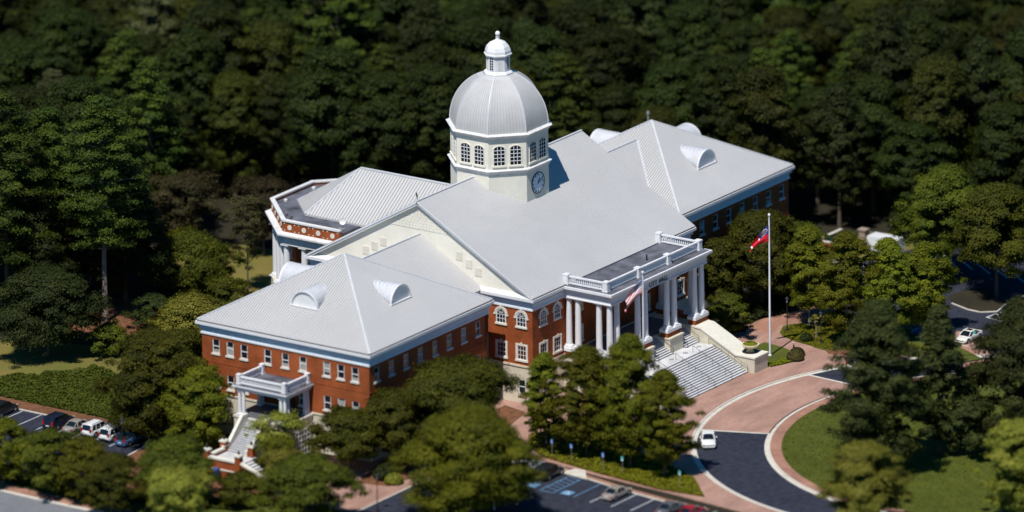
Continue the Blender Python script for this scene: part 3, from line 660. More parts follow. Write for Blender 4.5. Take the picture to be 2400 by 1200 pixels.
# ---- small side porch on the near wing
def build_porch():
    xf, xw, ya, yb = -55.9, -50.1, -4.35, 3.85
    d = MB(); d.box(xf-.3, ya-.15, -.4, xw, yb+.15, 5.0); d.build('porch_base', M_BASE, HALL)
    d = MB(); d.box(xf-.4, ya-.25, 5.0, xw-.17, yb+.25, 5.26); d.build('porch_floor_edge', M_STONE, HALL)
    d = MB(); d.box(xf-.2, ya-.05, 5.26, xw-.17, yb+.05, 5.275); d.build('porch_floor', mat('shaded_floor', (.10, .105, .12), .6, .2, 1.5), HALL)  # dark floor colour stands in for shade beneath the porch roof
    for x, y in ((-55.6, -3.95), (-55.6, -3.3), (-54.95, -3.95), (-55.6, 3.45), (-55.6, 2.8), (-50.55, -3.95), (-51.2, -3.95), (-50.55, 3.45), (-51.2, 3.45)):
        place('porch_column', COLS, HALL, (x, y, 5.26))
    e = MB(); e.box(xf, ya, 8.66, xw, yb, 8.9); e.box(xf-.06, ya-.06, 8.9, xw, yb+.06, 9.2); e.box(xf-.35, ya-.35, 9.2, xw, yb+.35, 9.4); e.build('porch_entablature', M_WHITE, HALL)
    r = MB(); r.box(xf-.3, ya-.3, 9.4, xw, yb+.3, 9.47); r.build('porch_roof', M_FLAT, HALL)
    zb = 9.47; X0, X1, Y0, Y1 = -55.65, -50.5, -3.95, 3.45
    for x, y in ((X0, Y0), (X0, Y1), (X1, Y0), (X1, Y1)): place('balustrade_post', POSTS, HALL, (x, y, zb))
    for p, q in (((X0, Y0+.3), (X0, Y1-.3)), ((X0+.3, Y0), (X1-.3, Y0)), ((X0+.3, Y1), (X1-.3, Y1))):
        b = MB(); balustrade(b, p, q, zb, 1.05); b.build('balustrade', M_WHITE, HALL)
    dd = MB(); dd.box(xw-.12, -1.5, 5.3, xw, 1.3, 8.2); dd.build('porch_door', M_DOOR, HALL)
    add_win('sash', xw-.16, -2.9, 6.1, -PI/2, 0)
    # steps down to the walled patio
    st = MB(); n = 16; y0, y1 = -1.75, 1.6; zt, zl, xs, xe = 5.0, 2.0, -56.3, -61.3
    for i in range(n):
        st.box(xs+(xe-xs)*i/n, y0, 1.5, xs+(xe-xs)*(i+1)/n+.02, y1, zt-(zt-zl)*(i+1)/n+.0)
        st.box(xs+(xe-xs)*(i+1)/n-.025, y0+.01, zt-(zt-zl)*(i+1)/n-.16, xs+(xe-xs)*(i+1)/n+.01, y1-.01, zt-(zt-zl)*(i+1)/n-.03, 1)
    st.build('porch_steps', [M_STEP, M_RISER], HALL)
    ch = MB()
    for y in (y0-.35, y1+.05):
        ch.cut()
        pts = [(xs, zt+.75), (xs-1.2, zt+.75), (xe+.6, zl+.7), (xe-.5, zl+.7)]
        for (xa, za), (xb, zc) in zip(pts, pts[1:]): ch.extr([(xa, y, 1.0), (xb, y, 1.0), (xb, y, zc), (xa, y, za)], (0, .3, 0))
        for (xa, za), (xb, zc) in zip(pts, pts[1:]): ch.extr([(xa, y-.08, za), (xb, y-.08, zc), (xb, y-.08, zc+.16), (xa, y-.08, za+.16)], (0, .46, 0))
    ch.pieces('porch_stair_wall', M_STONE, HALL)
    p = MB(); p.box(-65.1, -3.3, -.3, xe+.1, 1.6, 2.0); p.build('patio_floor', M_LAND, HALL)
    w = MB(); w.cut(); w.box(-65.5, -3.0, -.3, -65.1, 1.4, 2.35); w.cut(); w.box(-65.1, 1.6, -.3, -61.6, 2.0, 2.35)
    w.cut(); w.extr([(-65.5, -3.8, -.3), (-65.5, -3.8, 2.3), (-65.5, -7.2, 1.0), (-65.5, -7.2, -.3)], (.4, 0, 0))
    w.pieces('patio_wall', M_BRICK, HALL)
    c = MB(); c.cut(); c.box(-65.65, -3.0, 2.35, -64.95, 1.4, 2.6); c.cut(); c.box(-65.1, 1.5, 2.35, -61.6, 2.1, 2.6); c.cut(); c.box(-65.6, -3.0, 1.0, -65.5, 1.4, 1.18); c.cut(); c.box(-65.8, -3.9, 1.0, -65.7, -2.95, 1.18)
    c.cut(); c.extr([(-65.6, -3.8, 2.3), (-65.6, -3.8, 2.55), (-65.6, -7.3, 1.25), (-65.6, -7.3, 1.0)], (.6, 0, 0)); c.pieces('patio_coping', M_STONE, HALL)
    for x, y in ((-65.3, -3.4), (-65.3, 1.8), (-61.2, -2.5), (-61.2, 2.0)):
        q = MB(); q.box(x-.4, y-.4, -.3, x+.4, y+.4, 3.3); o = q.build('patio_post', M_BRICK, HALL)
        k = MB(); k.box(x-.5, y-.5, 3.3, x+.5, y+.5, 3.5); k.box(x-.35, y-.35, 3.5, x+.35, y+.35, 3.6); k.build('post_cap', M_STONE, o)
        g = MB(); g.lathe([(.1, 3.6), (.16, 3.75), (.14, 4.0), (.03, 4.1)], x, y, 8); g.build('post_lamp', M_DARK, o)
    s2 = MB()
    for i in range(8): s2.box(-65.1, -3.3-.45*(i+1), -.3, -62.2, -3.3-.45*i, 2.0-.24*(i+1))
    s2.build('patio_steps', M_STEP, HALL)
    lt = MB(); Y = ya-.22
    lt.box(-54.2, Y, .3, -51.1, Y+.05, 3.6, 1)
    for i in range(6): x = -54.2+3.1*i/5; lt.box(x-.05, Y-.06, .3, x+.05, Y, 3.6, 0)
    for i in range(6): z = .3+3.3*i/5; lt.box(-54.2, Y-.061, z-.05, -51.1, Y, z+.05, 0)
    lt.build('lattice_window', [M_WHITE, M_GLASS], HALL)
build_porch()
# ---- octagonal rear wing
def build_rear():
    P = [(-12.1, 18.3), (-12.1, 27.9), (-4.85, 35.15), (4.85, 35.15), (12.1, 27.9), (12.1, 18.3)]
    def inset(d):
        k = d*T8; return [(-12.1+d, 18.3), (-12.1+d, 27.9-k), (-4.85+k, 35.15-d), (4.85-k, 35.15-d), (12.1-d, 27.9-k), (12.1-d, 18.3)]
    def band(b, d0, d1, z0, z1, m=0):
        A, B = inset(d0), inset(d1)
        for i in range(5): b.prism([A[i], A[i+1], B[i+1], B[i]], z0, z1, m, True)
    b = MB(); b.prism(inset(1.9), -.4, 13.2); b.build('brick_wall', M_BRICK, HALL)
    p = MB(); band(p, 0, .4, 15.0, 16.5)
    md = MB(); A = inset(0)
    for i in range(5):
        p0, p1 = Vector((*A[i], 0)), Vector((*A[i+1], 0)); L = (p1-p0).length; u = (p1-p0)/L; nr = Vector((-u.y, u.x, 0)); k = 4
        for j in range(k):
            q = p0+u*(L*(j+.5)/k)+Vector((0, 0, 15.75)); 
            md.cut(); md.tube(q-nr*.05, q+nr*.07, .36, .36, 14)
            for e in (-.85, .85):
                for z in (-.5, .5): qq = q+u*e+Vector((0, 0, z)); p.bar(qq-u*.08, qq+u*.08, .08, .14, 1)
    par = p.build('parapet', [M_BRICK, M_STONE], HALL); md.pieces('medallion', M_STONE, par)
    c = MB(); band(c, -.14, .5, 16.5, 16.72); c.build('parapet_coping', M_WHITED, par)
    f = MB(); f.prism(inset(.4), 14.8, 16.15); f.build('flat_roof', M_FLAT, HALL)
    e = MB(); band(e, -.1, 1.5, 13.2, 14.3); band(e, -.35, 1.0, 14.3, 14.45); band(e, -.8, .6, 14.62, 14.8); band(e, -.5, .6, 14.45, 14.62)
    A, B = inset(-.75), inset(.02)
    for i in range(5): e.face([(*A[i], 14.82), (*A[i+1], 14.82), (*B[i+1], 15.05), (*B[i], 15.05)])
    e.build('cornice', M_WHITED, HALL)
    cm = column_mesh(.5, 7.6, 'rear_column'); D = inset(.55)
    for i in range(5):
        for t in ((0, .36, .68) if i != 0 else (.0, .34, .68)):
            x = D[i][0]+(D[i+1][0]-D[i][0])*t; y = D[i][1]+(D[i+1][1]-D[i][1])*t
            if i == 0 and t == 0: y = 19.6
            place('rear_column', cm, HALL, (x, y, 5.6))
    place('rear_column', cm, HALL, (D[5][0], D[5][1], 5.6))
    bs = MB(); bs.prism(inset(-.2), -.4, 5.6); bs.build('basement_wall', M_BASE, HALL)
    for yy in (21.4, 25.0): add_win('arched', -10.2, yy, 9.9, -PI/2)
    dg = Vector((-1, 1, 0)).normalized(); md2 = Vector((-8.47, 31.5, 0))-dg*1.9; add_win('arched', md2.x, md2.y, 9.9, -3*PI/4)
    r = MB(); zb = 16.4; apx = Vector((0, 23.3, 21.7)); rg = Vector((0, 7.0, 21.7))
    Q = [Vector((-7.46, 7.0, zb)), Vector((-7.46, 27.5, zb)), Vector((-2.75, 32.2, zb)), Vector((2.75, 32.2, zb)), Vector((7.46, 27.5, zb)), Vector((7.46, 7.0, zb))]
    r.face([Q[0], Q[1], apx, rg]); r.face([Q[4], Q[5], rg, apx])
    for i in (1, 2, 3): r.face([Q[i], Q[i+1], apx])
    for i in range(5): r.face([Q[i], Q[i+1], Q[i+1]-Vector((0, 0, .3)), Q[i]-Vector((0, 0, .3))])
    for sx in (-1, 1):
        nrm = Vector((sx*5.3, 0, 7.46)).normalized()
        def fn(t, sx=sx, nrm=nrm):
            y = 7.1+(27.5-7.1)*t; k = 1 if y <= 23.3 else 1-(y-23.3)/(27.5-23.3)
            a = Vector((sx*7.46, y, zb)); return (a, a.lerp(Vector((0, y, 21.7)), max(k, .03)), nrm)
        seams(r, fn, 42, .11, .07)
    for i in (1, 2, 3):
        A, B = Q[i], Q[i+1]; mid = (A+B)/2; nrm = (B-A).cross(apx-A).normalized(); nrm = nrm if nrm.z > 0 else -nrm
        seams(r, lambda t: (A.lerp(B, t), A.lerp(B, t)+(apx-mid)*max(.03, 1-abs(t-.5)*2-.02), nrm), 14, .09, .07)
    r.build('rear_roof', [M_ROOF, M_SEAM, M_GUT_SHADOW], HALL)
    k = MB(); k.bar(apx+Vector((0, 0, .05)), rg+Vector((0, 0, .05)), .34, .16)
    for q in Q[1:5]: k.bar(q+Vector((0, 0, .04)), apx+Vector((0, 0, .04)), .26, .12)
    k.build('ridge_cap', M_CAP, HALL)
    v = MB()
    for x, y in ((-3.5, 33.6), (3.2, 33.7)): v.cut(); v.lathe([(.28, 16.15), (.28, 16.4), (.18, 16.5)], x, y, 10)
    v.pieces('roof_drain', M_WHITED, HALL)
    v = MB(); v.cut(); v.bar((-9.9, 28.2, 16.2), (-8.9, 28.6, 16.2), .3, .14); v.cut(); v.bar((-9.3, 29.4, 16.2), (-8.4, 29.8, 16.2), .3, .14); v.pieces('roof_hatch', M_GUT_SHADOW, HALL)
    fl = MB(); fl.tube((47.5, 8, 16), (47.5, 8, 20.0), .11, n=10); fl.tube((47.5, 8, 19.85), (47.5, 8, 20.25), .24, .2, n=10); fl.build('flue_pipe', M_STEEL, HALL)
build_rear()
# ================================================================ GROUND
b = MB(); b.face([(-900, -900, 0), (1200, -900, 0), (1200, 1200, 0), (-900, 1200, 0)]); g = b.build('ground', M_SOIL); g['kind'] = 'structure'
OC, OR_ = (-.74, -77.06), 37.8; IC, IR = (.65, -80.63), 31.46
def cpt(c, r, a): a = math.radians(a); return (c[0]+r*math.cos(a), c[1]+r*math.sin(a))
def ringpoly(r0, r1, a0, a1, c0=None, c1=None, n=60):
    c0 = c0 or OC; c1 = c1 or OC
    return [cpt(c0, r0, a0+(a1-a0)*i/n) for i in range(n+1)], [cpt(c1, r1, a0+(a1-a0)*i/n) for i in range(n+1)]
def strip(name, inner, outer, z0, z1, m):
    b = MB(); 
    for i in range(len(inner)-1): b.prism([inner[i], inner[i+1], outer[i+1], outer[i]], z0, z1)
    o = b.build(name, m); o['kind'] = 'structure'; return o
AF, AT = -5, 186
strip('drive', *ringpoly(IR+.3, OR_-.55, AF, AT, IC, OC), -.1, .02, M_ASPH)
strip('gutter', *ringpoly(OR_-.6, OR_+.0, AF, AT), -.1, .024, M_CONC)
strip('kerb', *ringpoly(OR_, OR_+.2, AF, AT), -.1, .15, M_CONC)
strip('gutter', *ringpoly(IR, IR+.5, AF, AT, IC, IC), -.1, .026, M_CONC)
strip('kerb', *ringpoly(IR-.25, IR, AF, AT, IC, IC), -.1, .15, M_CONC)
strip('brick_border', *ringpoly(IR-1.75, IR-.25, AF, AT, IC, IC), -.1, .13, M_PAVE)
slab('island_lawn', [cpt(IC, IR-1.75, a) for a in range(0, 360, 4)], .12, M_LAWN)
# paved middle of the drive with concrete bands
i0, o0 = ringpoly(IR+.3, OR_-.6, 70, 113, IC, OC)
strip('crossing', i0, o0, -.1, .026, M_PLAZA)
for a in (70, 113):
    i1, o1 = ringpoly(IR+.3, OR_-.6, a-.35, a+.35, IC, OC, 2); strip('crossing_band', i1, o1, -.1, .031, M_CONC)
# plaza, walks
arc_o = [cpt(OC, OR_+.2, a) for a in np.linspace(30, 176, 60)]
slab('plaza', arc_o+[(-41.6, -74), (-40.3, -62), (-39.4, -54), (-38.6, -42), (-37.0, -31), (-47, -24.5), (-68, -23.6), (-68, -8), (-50, -8), (-50, -13), (-19, -13), (-19, -18), (19, -18), (24, -24), (30, -24), (40, -52)], .12, M_PLAZA)
slab('side_walk', [(-36.2, -29.5), (-38.6, -38), (-40.6, -48), (-41.6, -55), (-42.0, -62), (-44.5, -62), (-42.95, -59), (-42.3, -53), (-41.2, -46), (-39.3, -37), (-37.6, -31)], .126, M_PAVE)
# lawns
slab('flagpole_lawn', [(11.75, -34.2), (11.75, -29.0), (20.5, -29.2), (20.0, -32.5), (19.2, -34.5), (18.0, -36.4), (15.5, -37.4), (13.1, -36.6)], .15, M_LAWN)
slab('path_lawn', [(25.2, -28.6), (27.8, -27.4), (28.9, -27.7), (31.5, -29.5), (36, -34), (37, -40), (32.5, -53.7), (30.2, -58.2), (27.5, -56.5), (24.5, -44), (22.4, -39.6), (21.9, -38.1), (22.1, -36.6), (22.7, -34.8), (23.0, -32.6), (23.5, -31.3), (23.9, -30.0)], .15, M_LAWN)
slab('path_bed', [(21.9, -38.2), (23.0, -39.3), (24.2, -43), (22.6, -43.4), (21.3, -40.5), (20.9, -39.4)], .17, M_MULCH)
slab('woodland_path', [(24.0, -24.5), (25.6, -23.0), (29.1, -23.2), (33.5, -24.9), (40, -27), (36.5, -31), (31, -29.2), (28, -26.9), (24.0, -28.0)], .122, M_PAVE)
slab('garden_bed', [(-29.4, -24.7), (-25.2, -27.6), (-26.3, -35), (-29.2, -46), (-32.7, -53.5), (-38.4, -58.9), (-39.2, -52.4), (-38.0, -42), (-36.3, -31.7), (-33, -27)], .15, M_MULCH)
slab('shrub_bed', [(-58, -17.3), (-57.0, -21.6), (-50.5, -22.3), (-43, -23.5), (-34, -24.2), (-30, -21), (-22, -19.2), (-21, -15), (-49, -14.6)], .15, M_MULCH)
# front car park
LOT = [(-37.6, -31.2), (-39.3, -37), (-41.2, -46), (-42.3, -53), (-42.95, -59), (-44.5, -66), (-45, -90), (-80, -110), (-95, -60), (-68, -24.0), (-53.3, -24.0), (-42.5, -27.5)]
slab('car_park', LOT, .02, M_ASPH)
kb = MB()
for p, q in zip(LOT[:6], LOT[1:6]): kb.bar((*p, .05), (*q, .05), .22, .2)
for p, q in ((LOT[9], LOT[10]), (LOT[10], LOT[11]), (LOT[11], LOT[0])): kb.bar((*p, .05), (*q, .05), .24, .2)
kb.build('kerb', M_CONC)['kind'] = 'structure'
slab('kerb_ramp', [(-40.1, -37.3), (-37.9, -38.1), (-37.8, -39.6), (-40.6, -41.7)], .165, M_CONC)
ml = MB()
def line(b, x0, y0, x1, y1, w=.13, z=.026, m=0): b.bar((x0, y0, z-.02), (x1, y1, z-.02), w, .04, m)
for y in (-47.25, -50.55, -53.6, -56.7, -59.9, -63.1): line(ml, -42.0, y, -47.9, y, m=0)
for y in (-38.9, -41.0, -44.2, -35.0): line(ml, -40.9, y, -47.3, y, m=1)
line(ml, -47.3, -38.9, -47.3, -41.0, m=1)
for i in range(6): x = -46.3+i; line(ml, x, -41.0, x+.6, -38.9, .11, m=1)
ml.build('parking_lines', [M_LINE, M_BLUE])['kind'] = 'structure'
for k, (x, y) in enumerate(((-46.1, -37.0), (-46.3, -42.6))):
    h = MB(); h.box(x-.75, y-.75, .0, x+.75, y+.75, .027, 0)
    h.lathe([(.11, .027), (.11, .031)], x+.42, y, 10, 1); h.bar((x+.3, y, .029), (x-.1, y, .029), .1, .005, 1); h.bar((x-.1, y, .029), (x-.12, y-.3, .029), .1, .005, 1); h.bar((x-.12, y-.3, .029), (x-.45, y-.38, .029), .1, .005, 1)
    for i in range(12):
        a0, a1 = math.radians(60+i*22), math.radians(82+i*22); h.bar((x-.2+.34*math.cos(a0), y+.06+.34*math.sin(a0), .029), (x-.2+.34*math.cos(a1), y+.06+.34*math.sin(a1), .029), .08, .005, 1)
    tag(h.build('accessible_marking', [M_BLUE, M_LINE]), None, None, kind='structure')
# left car park, bank, lawn, road
slab('car_park', [(-57.35, 60), (-57.35, 17.5), (-60, 15.6), (-66, 15.0), (-72, 11.5), (-80, 9), (-80.0, 25), (-76, 60)], .02, M_ASPH)
ml = MB()
for y in (47.75, 44.6, 41.5, 38.35, 35.2, 32.0, 28.9, 25.8, 22.7, 19.55): line(ml, -57.5, y, -63.2, y)
ml.build('parking_lines', M_LINE)['kind'] = 'structure'
kb = MB(); kb.bar((-57.25, 60, .05), (-57.25, 17.5, .05), .22, .2); kb.bar((-57.25, 17.5, .05), (-60, 15.4, .05), .22, .2); kb.bar((-60, 15.4, .05), (-66, 14.9, .05), .22, .2); kb.build('kerb', M_CONC)['kind'] = 'structure'
slab('mulch_strip', [(-57.15, 60), (-57.15, 17.5), (-60, 15.5), (-66, 15), (-76, 9), (-77, -2), (-70, -14), (-66.5, -8), (-65.6, 4), (-56.5, 4), (-54.3, 20), (-54.3, 60)], .1, M_MULCH)
slab('verge_lawn', [(-80, 30), (-80, 9), (-72, -10), (-70, -22), (-82, -22), (-83.4, 9), (-83, 30)], .09, M_LAWN)
slab('road_walk', [(-83, 40), (-83.4, 9), (-82, -22), (-80, -40), (-82.5, -40), (-84, -22), (-85.4, 9), (-84.8, 40)], .11, M_PAVE)
slab('kerb', [(-84.8, 40), (-85.4, 9), (-84, -22), (-82.5, -40), (-83.1, -40), (-84.6, -22), (-86, 9), (-85.4, 40)], .12, M_CONC)
slab('road', [(-85.4, 60), (-86, 9), (-84.6, -22), (-83, -40), (-95, -60), (-140, 0), (-100, 70)], .02, M_ROAD)
slab('lawn', [(-54.3, 22), (-54.3, 66), (-46, 74), (-36, 62), (-32, 54), (-30, 48), (-24, 45.5), (-18, 42), (-16, 36), (-24, 28), (-36, 20), (-50, 14)], .08, M_DRY)
slab('lawn', [(-4, 44), (2, 40), (12, 42.5), (19, 52), (18, 62), (10, 64), (1, 58), (-3, 51)], .08, M_DRY)
slab('clearing_floor', [(-24, 46), (-12, 44), (-8, 50), (-12, 60), (-22, 58), (-29, 52)], .05, M_MULCH)
# right car park
slab('car_park', [(33.3, -56.3), (40, -70), (80, -60), (80, -30), (70, -22), (60, -20), (52, -22), (40, -32), (36.5, -40), (33.9, -52.6)], .02, M_ASPH)
slab('car_park_walk', [(33.3, -56.5), (33.9, -52.4), (32.6, -53.6), (31.5, -56)], .13, M_PAVE)
slab('drive_walk', [(27.2, -57.0), (30.2, -58.5), (38, -66), (36.9, -69), (27.0, -60.2), (26.0, -57.8)], .13, M_PAVE)
slab('shaded_island', [(49.0, -41.3), (47.8, -44.7), (47.7, -46.8), (49.2, -48.6), (52.5, -47.9), (57, -43), (56, -40), (52, -39)], .13, M_SOIL)  # dark soil colour stands in for the tree shade on this island
kb = MB(); kb.bar((49.0, -41.3, .06), (47.8, -44.7, .06), .2, .2); kb.bar((47.8, -44.7, .06), (47.7, -46.8, .06), .2, .2); kb.bar((47.7, -46.8, .06), (49.2, -48.6, .06), .2, .2); kb.bar((49.2, -48.6, .06), (52.5, -47.9, .06), .2, .2)
kb.bar((33.3, -56.3, .06), (33.9, -52.6, .06), .2, .2); kb.build('kerb', M_CONC)['kind'] = 'structure'
ml = MB()
line(ml, 34.3, -53.2, 39.6, -53.5, .16); line(ml, 34.2, -49.9, 39.9, -50.1, .16); line(ml, 35.4, -46.6, 40.4, -46.9, .16); line(ml, 33.8, -56.4, 40, -56.9, .16)
H = [(46.4, -48.6), (48.6, -48.9), (46.0, -51.3)]
for p, q in zip(H, H[1:]+H[:1]): line(ml, *p, *q, .22)
line(ml, 49.4, -49.0, 46.2, -52.4, .22); line(ml, 50.2, -49.6, 47.2, -53, .22)
for k in range(5): line(ml, 66.2-2.6*k-.2*k, -21.2+1.2*k-3.4*k*.3, 62.3-2.6*k-.2*k, -25.6+1.2*k-3.4*k*.3, .18)
for k in range(5): line(ml, 67.4-k*.4, -28-k*3.1, 64.2-k*.4, -32.2-k*3.1, .18)
ml.build('parking_lines', M_LINE)['kind'] = 'structure'
slab('gravel_yard', [(52, -12), (59, -8), (72, -16), (69, -24), (60, -19.8), (53, -20)], .05, M_DRY)
slab('concrete_pad', [(54.0, -17.5), (56.6, -15.4), (57.6, -16.6), (55.0, -19)], .09, M_CONC)
# ---------------------------------------------------------------- ground cover (uncountable)
def leaf_mesh(name, cen, nrm, size, tint, m):
    n = len(cen); rng = np.random.default_rng(len(cen))
    a = rng.normal(size=(n, 3)); u = np.cross(nrm, a); u /= np.linalg.norm(u, axis=1)[:, None]+1e-9; v = np.cross(nrm, u)
    s = size[:, None]; asp = rng.uniform(.55, .9, n)[:, None]
    V = np.stack([cen-u*s, cen-v*s*asp+nrm*s*.15, cen+u*s, cen+v*s*asp+nrm*s*.15], 1).reshape(-1, 3)
    me = bpy.data.meshes.new(name); me.vertices.add(4*n); me.vertices.foreach_set('co', V.astype(np.float32).ravel())
    me.loops.add(4*n); me.loops.foreach_set('vertex_index', np.arange(4*n, dtype=np.int32))
    me.polygons.add(n); me.polygons.foreach_set('loop_start', np.arange(0, 4*n, 4, dtype=np.int32))
    at = me.attributes.new('tint', 'FLOAT', 'POINT'); at.data.foreach_set('value', np.repeat(tint, 4).astype(np.float32))
    me.materials.append(m); me.update(); return me
def inpoly(p, poly):
    x, y = p; r = False
    for (x1, y1), (x2, y2) in zip(poly, poly[1:]+poly[:1]):
        if (y1 > y) != (y2 > y) and x < (x2-x1)*(y-y1)/(y2-y1)+x1: r = not r
    return r
def cover(name, poly, n, m, h, size, seed, z=.12, label=None):
    rng = np.random.default_rng(seed); xs = [p[0] for p in poly]; ys = [p[1] for p in poly]; pts = []
    while len(pts) < n:
        q = (rng.uniform(min(xs), max(xs)), rng.uniform(min(ys), max(ys)))
        if inpoly(q, poly): pts.append(q)
    pts = np.array(pts); lump = .5+.5*np.sin(pts[:, 0]*2.1+np.sin(pts[:, 1]*1.3)*2)*np.sin(pts[:, 1]*1.9+pts[:, 0]*.7)
    zz = z+h*(.25+.75*lump)*rng.uniform(.3, 1, n); nr = rng.normal(size=(n, 3))*.55+np.array([0, 0, 1]); nr /= np.linalg.norm(nr, axis=1)[:, None]
    me = leaf_mesh(name, np.c_[pts, zz], nr, size*rng.uniform(.7, 1.3, n), np.clip(.3+.4*lump+rng.normal(size=n)*.2, 0, 1), m)
    o = place(name, me); o['kind'] = 'stuff'; return o
cover('ground_cover', [(-29.2, -24.9), (-25.4, -27.8), (-26.5, -35), (-29.4, -46), (-32.9, -53.4), (-38.3, -58.6), (-39.0, -52.4), (-37.9, -42), (-36.2, -31.8), (-33, -27.2)], 26000, L_COVER, .45, .13, 1)
cover('bank_shrubs', [(-54.4, 62), (-54.4, 21), (-51, 18), (-44, 30), (-38, 38), (-37.2, 41.5), (-40.5, 42.6), (-42, 45), (-44.5, 45.6), (-46, 48.4), (-48.4, 49.4), (-48, 53), (-49.5, 62)], 40000, L_BANK, .6, .15, 2)
cover('path_ground_cover', [(28.0, -20.2), (35, -18.6), (40, -21), (33.4, -24.6), (28.5, -22.6), (25.0, -22.4), (23, -24.5), (20, -22)], 9000, L_DARK, .8, .17, 3)
cover('lawn_ground_cover', [(24.0, -30.2), (25.4, -28.9), (27.8, -27.8), (29.5, -29), (33, -35), (30, -50), (24.8, -42), (22.7, -38.9), (22.3, -36.6), (23, -33)], 12000, L_COVER, .22, .12, 4)
cover('pole_ground_cover', [(11.9, -36), (12.0, -34.4), (15, -35.6), (17.5, -36.3), (15.4, -37.3), (13.2, -36.5)], 2500, L_COVER, .35, .12, 5)
cover('island_grass', [cpt(IC, IR-1.9, a) for a in range(60, 200, 6)]+[(-20, -95), (10, -80)], 26000, leaf_mat('grass_blade', (.050, .068, .005), (.105, .118, .010)), .07, .10, 6)
cover('verge_shrubs', [(-80, 26), (-80, 9.5), (-74, -5), (-76, -10), (-82, 9), (-82, 26)], 9000, L_BANK, .7, .2, 8)
# ================================================================ TREES
def blob_leaves(rng, cs, rs, per, size, flat=.8, out=1.0):
    per *= 2.7; size *= .60; ctr = np.mean(cs, 0)-np.array([0, 0, 1.0])
    C, N, Tn, Sz = [], [], [], []
    for c, r, in zip(cs, rs):
        n = max(12, int(per*r*r)); d = rng.normal(size=(n, 3)); d /= np.linalg.norm(d, axis=1)[:, None]; d[:, 2] = np.where(d[:, 2] < -.35, -d[:, 2]*.6, d[:, 2])
        rad = r*np.clip(rng.normal(.88, .24, n), .2, 1.45); p = c+d*rad[:, None]*np.array([1, 1, flat]); cd = (c-ctr)/(np.linalg.norm(c-ctr)+1e-6); nr = d*out*.75+cd*.55+rng.normal(size=(n, 3))*.36+np.array([0, 0, .3]); nr /= np.linalg.norm(nr, axis=1)[:, None]
        t0 = rng.uniform(.2, .8); C.append(p); N.append(nr); Tn.append(np.clip(t0+rng.normal(size=n)*.18, 0, 1)); Sz.append(size*rng.uniform(.65, 1.3, n))
    return np.concatenate(C), np.concatenate(N), np.concatenate(Sz), np.concatenate(Tn)
def prof(kind, t):
    if kind == 'oval': return math.sin(PI*min(1, .12+.88*t)**.8)**.7*.98+.02
    if kind == 'dome': return (1-max(0, t-.25)**2/.5625)**.5 if t > .25 else .72+.28*t/.25
    if kind == 'cone': return (1-t)**.75*.95+.1 if t > .12 else .6+3*t
    if kind == 'vase': return .42+.75*t if t < .62 else max(.05, .88*(1-((t-.62)/.40)**2))**.5 if t < 1.0 else .1
    if kind == 'tall': return (.65+.5*t) if t < .45 else max(.05, .9*(1-((t-.45)/.58)**2))**.55
    return 1
def tree_mesh(seed, kind, h, R, base, n_cl, per, size, leaf, bark, trunk_r=.25, sparse=False, clump=(.13, .26)):
    n_cl = int(n_cl*1.7)
    """returns (crown mesh, trunk mesh) for a tree of height h, crown radius R, crown starting at height base"""
    rng = np.random.default_rng(seed); cs, rs = [], []
    H = h-base
    lob = [(rng.uniform(0, 2*PI), rng.uniform(.12, .26), k) for k in (2, 3, 5)]
    for i in range(n_cl):
        t = rng.uniform(0, 1)**.85; a = rng.uniform(0, 2*PI); w = prof(kind, t)*(1+sum(A*math.sin(k*a+ph+t*3) for ph, A, k in lob))
        rc = R*rng.uniform(*clump); f = rng.uniform(.25, 1)**.5; q = i % 5 == 0; rc *= .7 if q else 1; rad = max(0, R*w-rc*(.55 if q else .85))*(1.0 if q else f)
        z = base+H*t; z = min(z, h-rc*.85)
        cs.append(np.array([rad*math.cos(a), rad*math.sin(a), max(base*.9, z)])); rs.append(rc)
    cs.append(np.array([0, 0, h-R*.2])); rs.append(R*.26)
    c, nr, sz, tn = blob_leaves(rng, cs, rs, per, size, .72)
    me = leaf_mesh('crown', c, nr, sz, tn, leaf)
    b = MB(); lean = rng.normal(size=2)*.02*h; top = base+H*.72; pts = []
    for i in range(7): t = i/6; pts.append((Vector((lean[0]*t*t, lean[1]*t*t, top*t-.2*(i == 0))), trunk_r*(1.25 if i == 0 else 1)*(1-.8*t)))
    for (p, r), (q, s) in zip(pts, pts[1:]): b.tube(p, q, r, s, 8, False)
    for j in np.argsort(rng.uniform(size=len(cs)))[:14 if not sparse else 26]:
        e = Vector(cs[j]); zt = max(base*.7, min(top*.95, e.z-.35*math.hypot(e.x, e.y)-.5)); t = zt/top; s = Vector((lean[0]*t*t, lean[1]*t*t, zt)); m = s.lerp(e, .5)+Vector((0, 0, .08*(e-s).length)); r = trunk_r*(1-.8*t)*.55
        b.tube(s, m, r, r*.6, 6, False); b.tube(m, e, r*.6, r*.2, 6, False)
    tm = mesh_of(b, bark, 'trunk'); return me, tm
